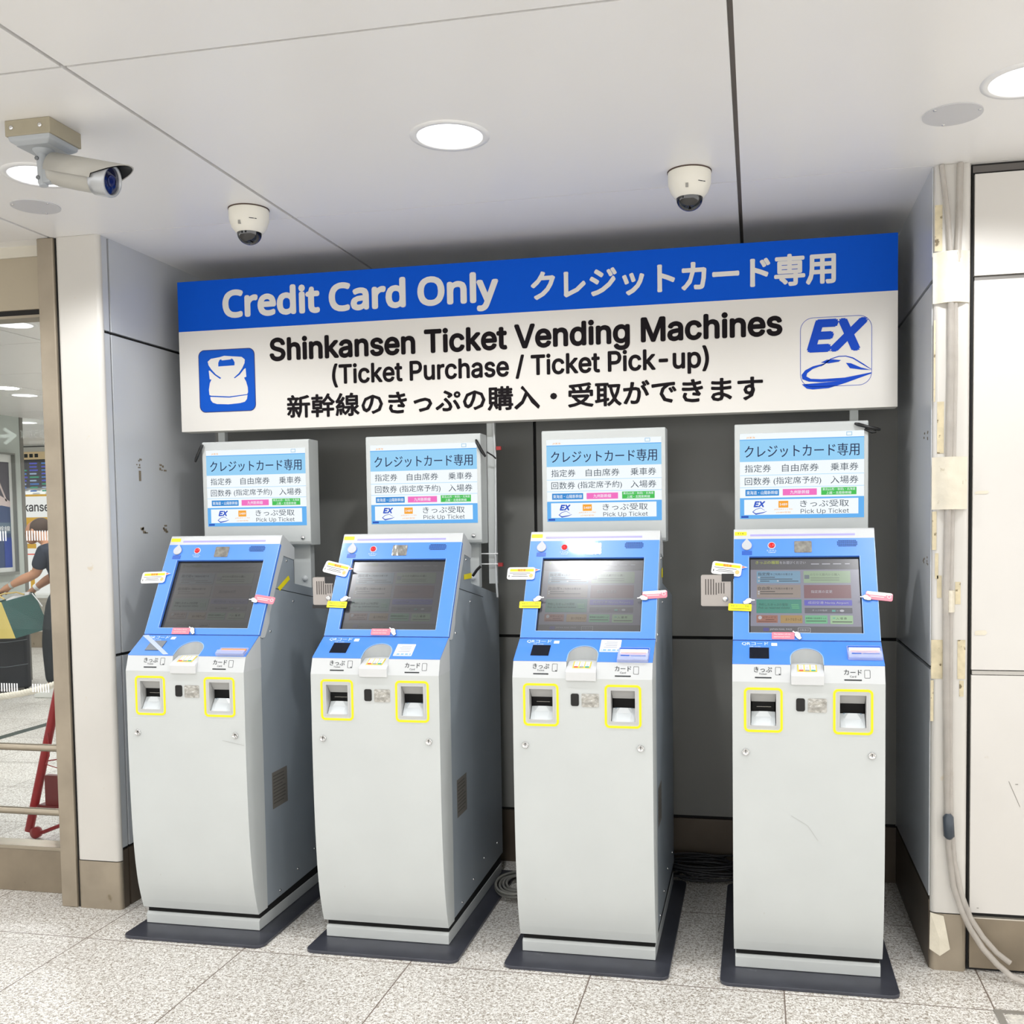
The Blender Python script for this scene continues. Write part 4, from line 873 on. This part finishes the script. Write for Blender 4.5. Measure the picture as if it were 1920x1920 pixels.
# far wall: boards and signs
def board(name, lab, cat, x0, x1, z0, z1, y, m_, fn=None):
    t = thing(name, lab, cat, ((x0+x1)/2, y, z0)); T = Matrix.Translation((-(x0+x1)/2, -y, -z0)); b = B(T @ F_front(y)); b.mat(m_).box(x0, x1, z0, z1, -.05, 0); b.build('panel', parent=t)
    if fn: b = B(T @ F_front(y)); fn(b); b.build('face', parent=t)
    return t
SCR = mat('board_black', '161a26', .3)
def dep(b):
    random.seed(3)
    for r_ in range(9):
        z = 2.30-r_*.043; 
        for cseg in range(4):
            x = -6.95+cseg*.17; c = random.choice(('4d8be0', '3fb58c', 'b9d0f0', '5560e0')); b.mat(em('board_'+c, c, .55)).rect(x, x+random.uniform(.06, .14), z-.024, z-.006, .002)
board('departure_board', 'dark departure board with blue and green lines high on the far wall', 'departure board', -7.2, -6.2, 1.985, 2.33, 8.05, SCR, dep)
board('fare_strip', 'pale orange strip with dark letters above the departure board', 'sign', -7.2, -6.2, 2.335, 2.43, 8.05, mat('pale_orange', 'ecd2a6', .5), lambda b: [b.mat(DGT).rect(-6.68+k*.075, -6.63+k*.075, 2.36, 2.405, .002) for k in range(3)])
ys = em('lit_yellow', 'fcc21a', .55); ws = em('lit_white', 'fbfbf6', .8)
def kans(b):
    b.mat(ys).rect(-7.6, -5.2, 1.872, 1.898, .003); b.mat(BLK).text('Shinkansen Tickets', -6.985, -5.78, 1.685, 1.795, .003, .02, 'inter'); b.mat(ys).rect(-7.6, -5.2, 1.40, 1.61, .003)
    b.mat(ws).text('のりば', -6.63, -6.33, 1.45, 1.58, .005)
board('ticket_office_sign', 'lit white and yellow sign with black letters behind the person', 'sign', -7.6, -5.2, 1.33, 1.90, 8.05, ws, kans)
t = thing('service_counter', 'pale ribbed counter at the far wall under the yellow sign', 'counter', (-6.6, 7.9, 0))
b = B(Matrix.Translation((6.6, -7.9, 0))); b.mat(mat('counter_body', 'c9c4ba', .5)).box(-7.8, -5.4, 7.75, 8.08, .2, .62); b.mat(BASEM).box(-7.8, -5.4, 7.77, 8.08, 0, .2)
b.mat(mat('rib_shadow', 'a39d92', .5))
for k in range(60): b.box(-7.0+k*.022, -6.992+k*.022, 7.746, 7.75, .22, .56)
b.build('body', parent=t); b = B(Matrix.Translation((6.6, -7.9, 0))); b.box(-7.85, -5.35, 7.68, 8.08, .62, .66); b.build('worktop', PALE, t)
t = thing('pillar_signs', 'tall white panel with yellow and red bands beside the counter', 'sign', (-6.5, 7.98, .66))
b = B(Matrix.Translation((6.5, -7.98, -.66)) @ F_front(7.98)); b.mat(ws).box(-6.75, -6.2, .66, 1.32, -.03, 0); b.mat(ys).rect(-6.72, -6.5, 1.22, 1.28, .002).rect(-6.6, -6.54, .66, .95, .002); b.mat(RED).rect(-6.72, -6.4, 1.14, 1.155, .002); b.build('panel', parent=t)
# rope
b = B(); RP = mat('rope_white', 'e3ddcf', .8)
def rope_c(s): return Vector((-2.9+s*1.55, 2.2, .40+.62*(s-.30)**2*.95+.02 if s > .3 else .42))
for q in range(3):
    pts = []
    for i in range(241):
        s = i/240; c = rope_c(s); a = s*2*PI*26+q*2*PI/3; pts.append(c+Vector((0, math.cos(a)*.010, math.sin(a)*.010)))
    b.tube(pts, .0115, 7)
tag(b.build('barrier_rope', RP), 'thick twisted white rope sagging across behind the glass', 'rope')
# red folding stand
RD = mat('red_paint', '9c1c22', .35); RDD = mat('dark_red_paint', '6e1f1f', .45)
t = thing('red_cart', 'red metal folding stand with wheels behind the glass, mostly hidden by the steel post', 'cart', (-.8, 1.0, 0))
T = Matrix.Translation((.8, -1.0, 0))
b = B(T); b.tube([(-.845, 1.0, .72), (-1.035, 1.0, .03)], .020, 14); b.build('leg', RD, t)
b = B(T); b.tube([(-.45, 1.0, .72), (-.55, 1.0, .03)], .020, 14); b.build('leg', RD, t)
b = B(T); b.box(-.93, -.52, .985, 1.015, .16, .30); b.box(-.97, -.52, .98, 1.10, .145, .16); b.build('shelf_panel', RDD, t)
b = B(T); b.tube([(-1.0, .99, .02), (-.95, .99, .03), (-.80, .99, .09), (-.6, .99, .10)], .009, 8); b.build('foot_bar', RD, t)
b = B(T @ F_front(.985, -.985, .028)); b.lathe([(0.0001, -.012), (.026, -.012), (.026, .012), (.008, .014), (0, .014)], 20); b.build('wheel', RD, t)
b = B(T); b.tube([(-.90, .98, .50), (-.88, .96, .40), (-.90, .96, .36), (-.84, .96, .345), (-.80, .96, .42), (-.81, .97, .5)], .003, 6); b.tube([(-.91, .98, .37), (-.80, .98, .39)], .003, 6); b.build('wire_loop', RD, t)

# person handling a bag
def skin_obj(name, V, E, R, m_, parent, sub=2, root=0):
    me = bpy.data.meshes.new(name); me.from_pydata(V, E, []); o = bpy.data.objects.new(name, me); COL.objects.link(o)
    sk = o.modifiers.new('s', 'SKIN'); 
    for i, r in enumerate(R): me.skin_vertices[0].data[i].radius = (r, r) if not isinstance(r, tuple) else r
    for i in range(len(V)): me.skin_vertices[0].data[i].use_root = (i == root)
    sb = o.modifiers.new('u', 'SUBSURF'); sb.levels = sub; sb.render_levels = sub
    dg = bpy.context.evaluated_depsgraph_get(); dg.update()
    m2 = bpy.data.meshes.new_from_object(o.evaluated_get(dg)); o.modifiers.clear(); o.data = m2
    for p in m2.polygons: p.use_smooth = True
    m2.materials.clear(); m2.materials.append(m_); o.parent = parent; return o
SKIN = mat('skin', 'b58568', .55); HAIR = mat('short_dark_hair', '4a3c34', .8, bump=.8, bscale=300); SHIRT = mat('navy_shirt', '1f2735', .8); TROU = mat('dark_trousers', '23282c', .8)
px0, py0 = -3.52, 4.6
t = thing('person', 'person in a dark short-sleeved shirt and trousers leaning over a green and yellow bag', 'person', (px0, py0, 0))
V = [(0, 0, .92), (-.01, 0, 1.04), (-.045, 0, 1.17), (-.085, 0, 1.27), (-.15, 0, 1.325), (-.20, 0, 1.365), (-.25, 0, 1.415), (-.268, 0, 1.45)]
E = [(0, 1), (1, 2), (2, 3), (3, 4), (4, 5), (5, 6), (6, 7)]
R = [(.10, .08), (.10, .08), (.11, .09), (.115, .085), (.06, .06), (.055, .055), (.085, .078), (.088, .075)]
def chain(start, pts, rs):
    p = start
    for q, r in zip(pts, rs): V.append(q); R.append(r); E.append((p, len(V)-1)); p = len(V)-1
    return p
for sy, el, wr, hd_ in ((-1, (-.185, -.14, 1.075), (-.43, -.16, .972), (-.50, -.16, .935)), (1, (-.22, .16, 1.055), (-.405, .12, .935), (-.475, .10, .875))):
    p = chain(3, [(-.10, .14*sy, 1.265), (-.135, .155*sy, 1.18), el, ((el[0]+wr[0])/2, (el[1]+wr[1])/2, (el[2]+wr[2])/2+.005), wr, hd_], [.06, .052, .042, .043, .027, .036])
    d = (Vector(hd_)-Vector(wr)).normalized()
    for k, ln in enumerate((.055, .065, .06, .048)):
        off = Vector((0, (k-1.5)*.017, 0)); b0 = Vector(hd_)+off+d*.02; chain(p, [tuple(b0), tuple(b0+d*ln*.5+Vector((0, 0, -.012))), tuple(b0+d*ln*.75+Vector((0, 0, -.035)))], [.011, .0095, .008])
    th = Vector(hd_)-d*.02; chain(p, [tuple(th+Vector((0, -.03*sy, -.015))), tuple(th+d*.03+Vector((0, -.035*sy, -.04)))], [.012, .009])
legs = []
for sy in (-1, 1):
    lp = [(-.03, .09*sy, .86), (-.10+(.14 if sy > 0 else 0), .09*sy, .48), (-.10+(.25 if sy > 0 else 0), .09*sy, .11), (-.085+(.25 if sy > 0 else 0), .09*sy, .05), (-.19+(.25 if sy > 0 else 0), .10*sy, .035)]
    chain(0, lp, [.07, .06, .045, .045, .035]); legs.append(lp)
body = skin_obj('body', V, E, R, SKIN, t)
hv = [(-.24, 0, 1.47), (-.275, 0, 1.485), (-.315, 0, 1.478)]
# head shape: skull, jaw, nose, ear
def blob(name, c, r, m_, par, rot=0, k=20):
    b = B(Matrix.Translation(c) @ Matrix.Rotation(rot, 4, 'Y') @ Matrix.Diagonal((*r, 1))); b.lathe([(math.sin(PI*i/14)+1e-4, -math.cos(PI*i/14)) for i in range(15)], k); return b.build(name, m_, par)
# merge head details into the body mesh
def merge(dst, srcs):
    bm2 = bmesh.new(); bm2.from_mesh(dst.data)
    for s_ in srcs: bm2.from_mesh(s_.data); me = s_.data; bpy.data.objects.remove(s_)
    bm2.to_mesh(dst.data); bm2.free()
    for p in dst.data.polygons: p.use_smooth = True; p.material_index = 0
merge(body, [blob('a', (-.275, 0, 1.445), (.105, .075, .088), SKIN, t, -.5), blob('a', (-.315, 0, 1.385), (.066, .054, .05), SKIN, t, -.9), blob('a', (-.372, 0, 1.395), (.016, .012, .024), SKIN, t, -.6), blob('a', (-.258, -.078, 1.435), (.016, .008, .026), SKIN, t, -.3), blob('a', (-.258, .078, 1.435), (.016, .008, .026), SKIN, t, -.3)])
hr = blob('hair', (-.255, 0, 1.462), (.106, .079, .078), HAIR, t, -.75)
for z_ in (-1, 1): bb = blob('eye', (-.362, .03*z_, 1.418), (.008, .008, .005), BLK, t)
sv = [(0, 0, .89), (-.01, 0, 1.05), (-.045, 0, 1.17), (-.085, 0, 1.26), (-.135, 0, 1.305)]; se = [(0, 1), (1, 2), (2, 3), (3, 4)]; sr_ = [(.162, .125), (.145, .115), (.155, .125), (.155, .11), (.075, .075)]
for sy, el in ((-1, (-.185, -.14, 1.075)), (1, (-.22, .16, 1.055))):
    k = len(sv); sv += [(-.10, .145*sy, 1.255), (-.14, .155*sy, 1.17), (el[0]*.75-.02, el[1], el[2]+.035)]; se += [(3, k), (k, k+1), (k+1, k+2)]; sr_ += [.07, .066, .066]
skin_obj('shirt', sv, se, sr_, SHIRT, t)
tv = [(0, 0, .96), (0, 0, .88)]; te = [(0, 1)]; trr = [(.135, .105), (.14, .11)]
for lp in legs:
    k = len(tv); tv += [lp[0], lp[1], lp[2]]; te += [(1, k), (k, k+1), (k+1, k+2)]; trr += [.10, .085, .06]
skin_obj('trousers', tv, te, trr, TROU, t, root=0)
for lp in legs:
    b = B(Matrix.Translation((lp[3][0]-.04, lp[3][1], 0)) @ Matrix(((1, 0, 0, 0), (0, 0, 1, 0), (0, 1, 0, 0), (0, 0, 0, 1))))
    b.prism([(-.14, 0), (.10, 0), (.105, .03), (.09, .09), (.02, .10), (-.03, .065), (-.11, .05), (-.145, .025)], -.045, .045); b.build('shoe', mat('white_shoe', 'd9dad5', .6), t, bevel=.012)
b = B(Matrix.Translation((0, 0, 0))); b.tube([(-.385, .125, .95), (-.408, .12, .933)], .033, 14); b.build('wristband', WHT, t)
b = B(); b.tube([(-.405, -.158, .983), (-.425, -.16, .974)], .031, 14); b.build('wristwatch', mat('watch_steel', 'b9bab4', .3, metal=.5), t)
# shopping bag: green side and yellow side
t = thing('shopping_bag', 'green and yellow paper shopping bag held by the person', 'bag', (-3.86, 4.45, .5))
T = Matrix.Translation((3.86, -4.45, -.5)); GB = mat('bag_green', '1c4a46', .45, var=.12, vscale=9); YB_ = mat('bag_yellow', 'e6cf78', .55)
a = [(-3.995, 4.38, .835), (-3.765, 4.50, .905), (-3.645, 4.52, .60), (-3.868, 4.38, .525)]
b = B(T); dy = Vector((-.30, .06, -.01)); fr_ = [Vector(p) for p in a]; bk = [p+Vector((-.13, .13, 0)) for p in fr_]; yl = [fr_[0]+Vector((-.20, .05, 0)), fr_[3]+Vector((-.20, .05, -.01))]
b.mat(GB).add([tuple(p) for p in fr_+bk], [[0, 1, 2, 3], [1, 5, 6, 2], [4, 5, 6, 7][::-1], [3, 2, 6, 7]]); b.build('green_side', parent=t)
b = B(T); b.mat(YB_).add([tuple(p) for p in (fr_[0], fr_[3], yl[1], yl[0], yl[0]+Vector((0, .16, 0)), yl[1]+Vector((0, .16, 0)), bk[0], bk[3])], [[0, 1, 2, 3], [3, 2, 5, 4], [4, 5, 7, 6], [1, 7, 5, 2]]); b.build('yellow_side', parent=t)
b = B(T); b.mat(mat('bag_cord', 'c9b070', .6)); b.tube([(-4.07, 4.40, .84), (-4.07, 4.40, .88), (-4.00, 4.42, .905), (-3.90, 4.45, .915), (-3.84, 4.47, .895)], .007, 7); b.mat(WHT).tube([(-3.78, 4.49, .905), (-3.73, 4.50, .84), (-3.70, 4.51, .79)], .005, 7); b.mat(MATS['bag_cord']); b.tube([(-4.12, 4.39, .95), (-4.05, 4.39, .90), (-3.97, 4.39, .86)], .007, 7); b.build('handle', parent=t)
b = B(T); b.tube([(-4.0, 4.47, .83), (-3.94, 4.49, .87), (-3.83, 4.53, .885)], .03, 8); b.build('tissue', WHT, t)
# suitcase
t = thing('suitcase', 'dark suitcase standing on the floor behind the green and yellow bag', 'suitcase', (-4.29, 4.77, 0), math.radians(38))
b = B(Matrix.Translation((0, 0, 0)) @ F_up(0)); b.prism(rr(-.19, .19, -.13, .13, .05, 6), .035, .55); b.build('shell', mat('suitcase_black', '23272e', .5, var=.1), t, bevel=.015)
b = B(); 
for z in (.46, .24): b.tube([(-.17, -.133, z), (0, -.135, z-.006), (.17, -.133, z+.010)], .004, 6)
b.build('zip_line', mat('zip_grey', '6a7078', .4), t)
for sx in (-.15, .15):
    b = B(F_front(-.09, sx, .02)); b.lathe([(0.0001, -.012), (.02, -.012), (.02, .012), (0, .012)], 14); b.build('wheel', BLK, t)
# hanging sign behind the viewer, seen mirrored in the glass
t = thing('hanging_sign', 'hanging platform sign with an arrow, seen only as a mirrored reflection in the glass', 'sign', (-3.5, -3.3, 2.1))

T = Matrix.Translation((3.5, 3.3, -2.1)); FY = Matrix(((-1, 0, 0, 0), (0, 0, 1, -3.5), (0, 1, 0, 0), (0, 0, 0, 1)))
b = B(T @ FY); b.box(2.0, 4.2, 2.02, 2.42, -.12, 0); b.build('panel', mat('sign_dark_grey', '3a3d3c', .6), t)
LT = mat('lit_sign_letters', 'ffffff', .5, emit=16, ecol='f2fff8'); b = B(T @ FY); b.mat(LT).text('きっぷうりば', 3.33, 3.68, 2.21, 2.28, .002, .01).text('Tickets', 3.40, 3.60, 2.16, 2.19, .002, .0, 'inter')
b.text('←', 3.72, 3.95, 2.17, 2.30, .002, .03); b.build('lettering', parent=t)
for x in (-2.3, -3.9): b = B(Matrix.Translation((3.5, 3.3, -2.1))); b.tube([(x, -3.56, 2.42), (x, -3.56, H)], .015, 8); b.build('hanger', STEEL, t)
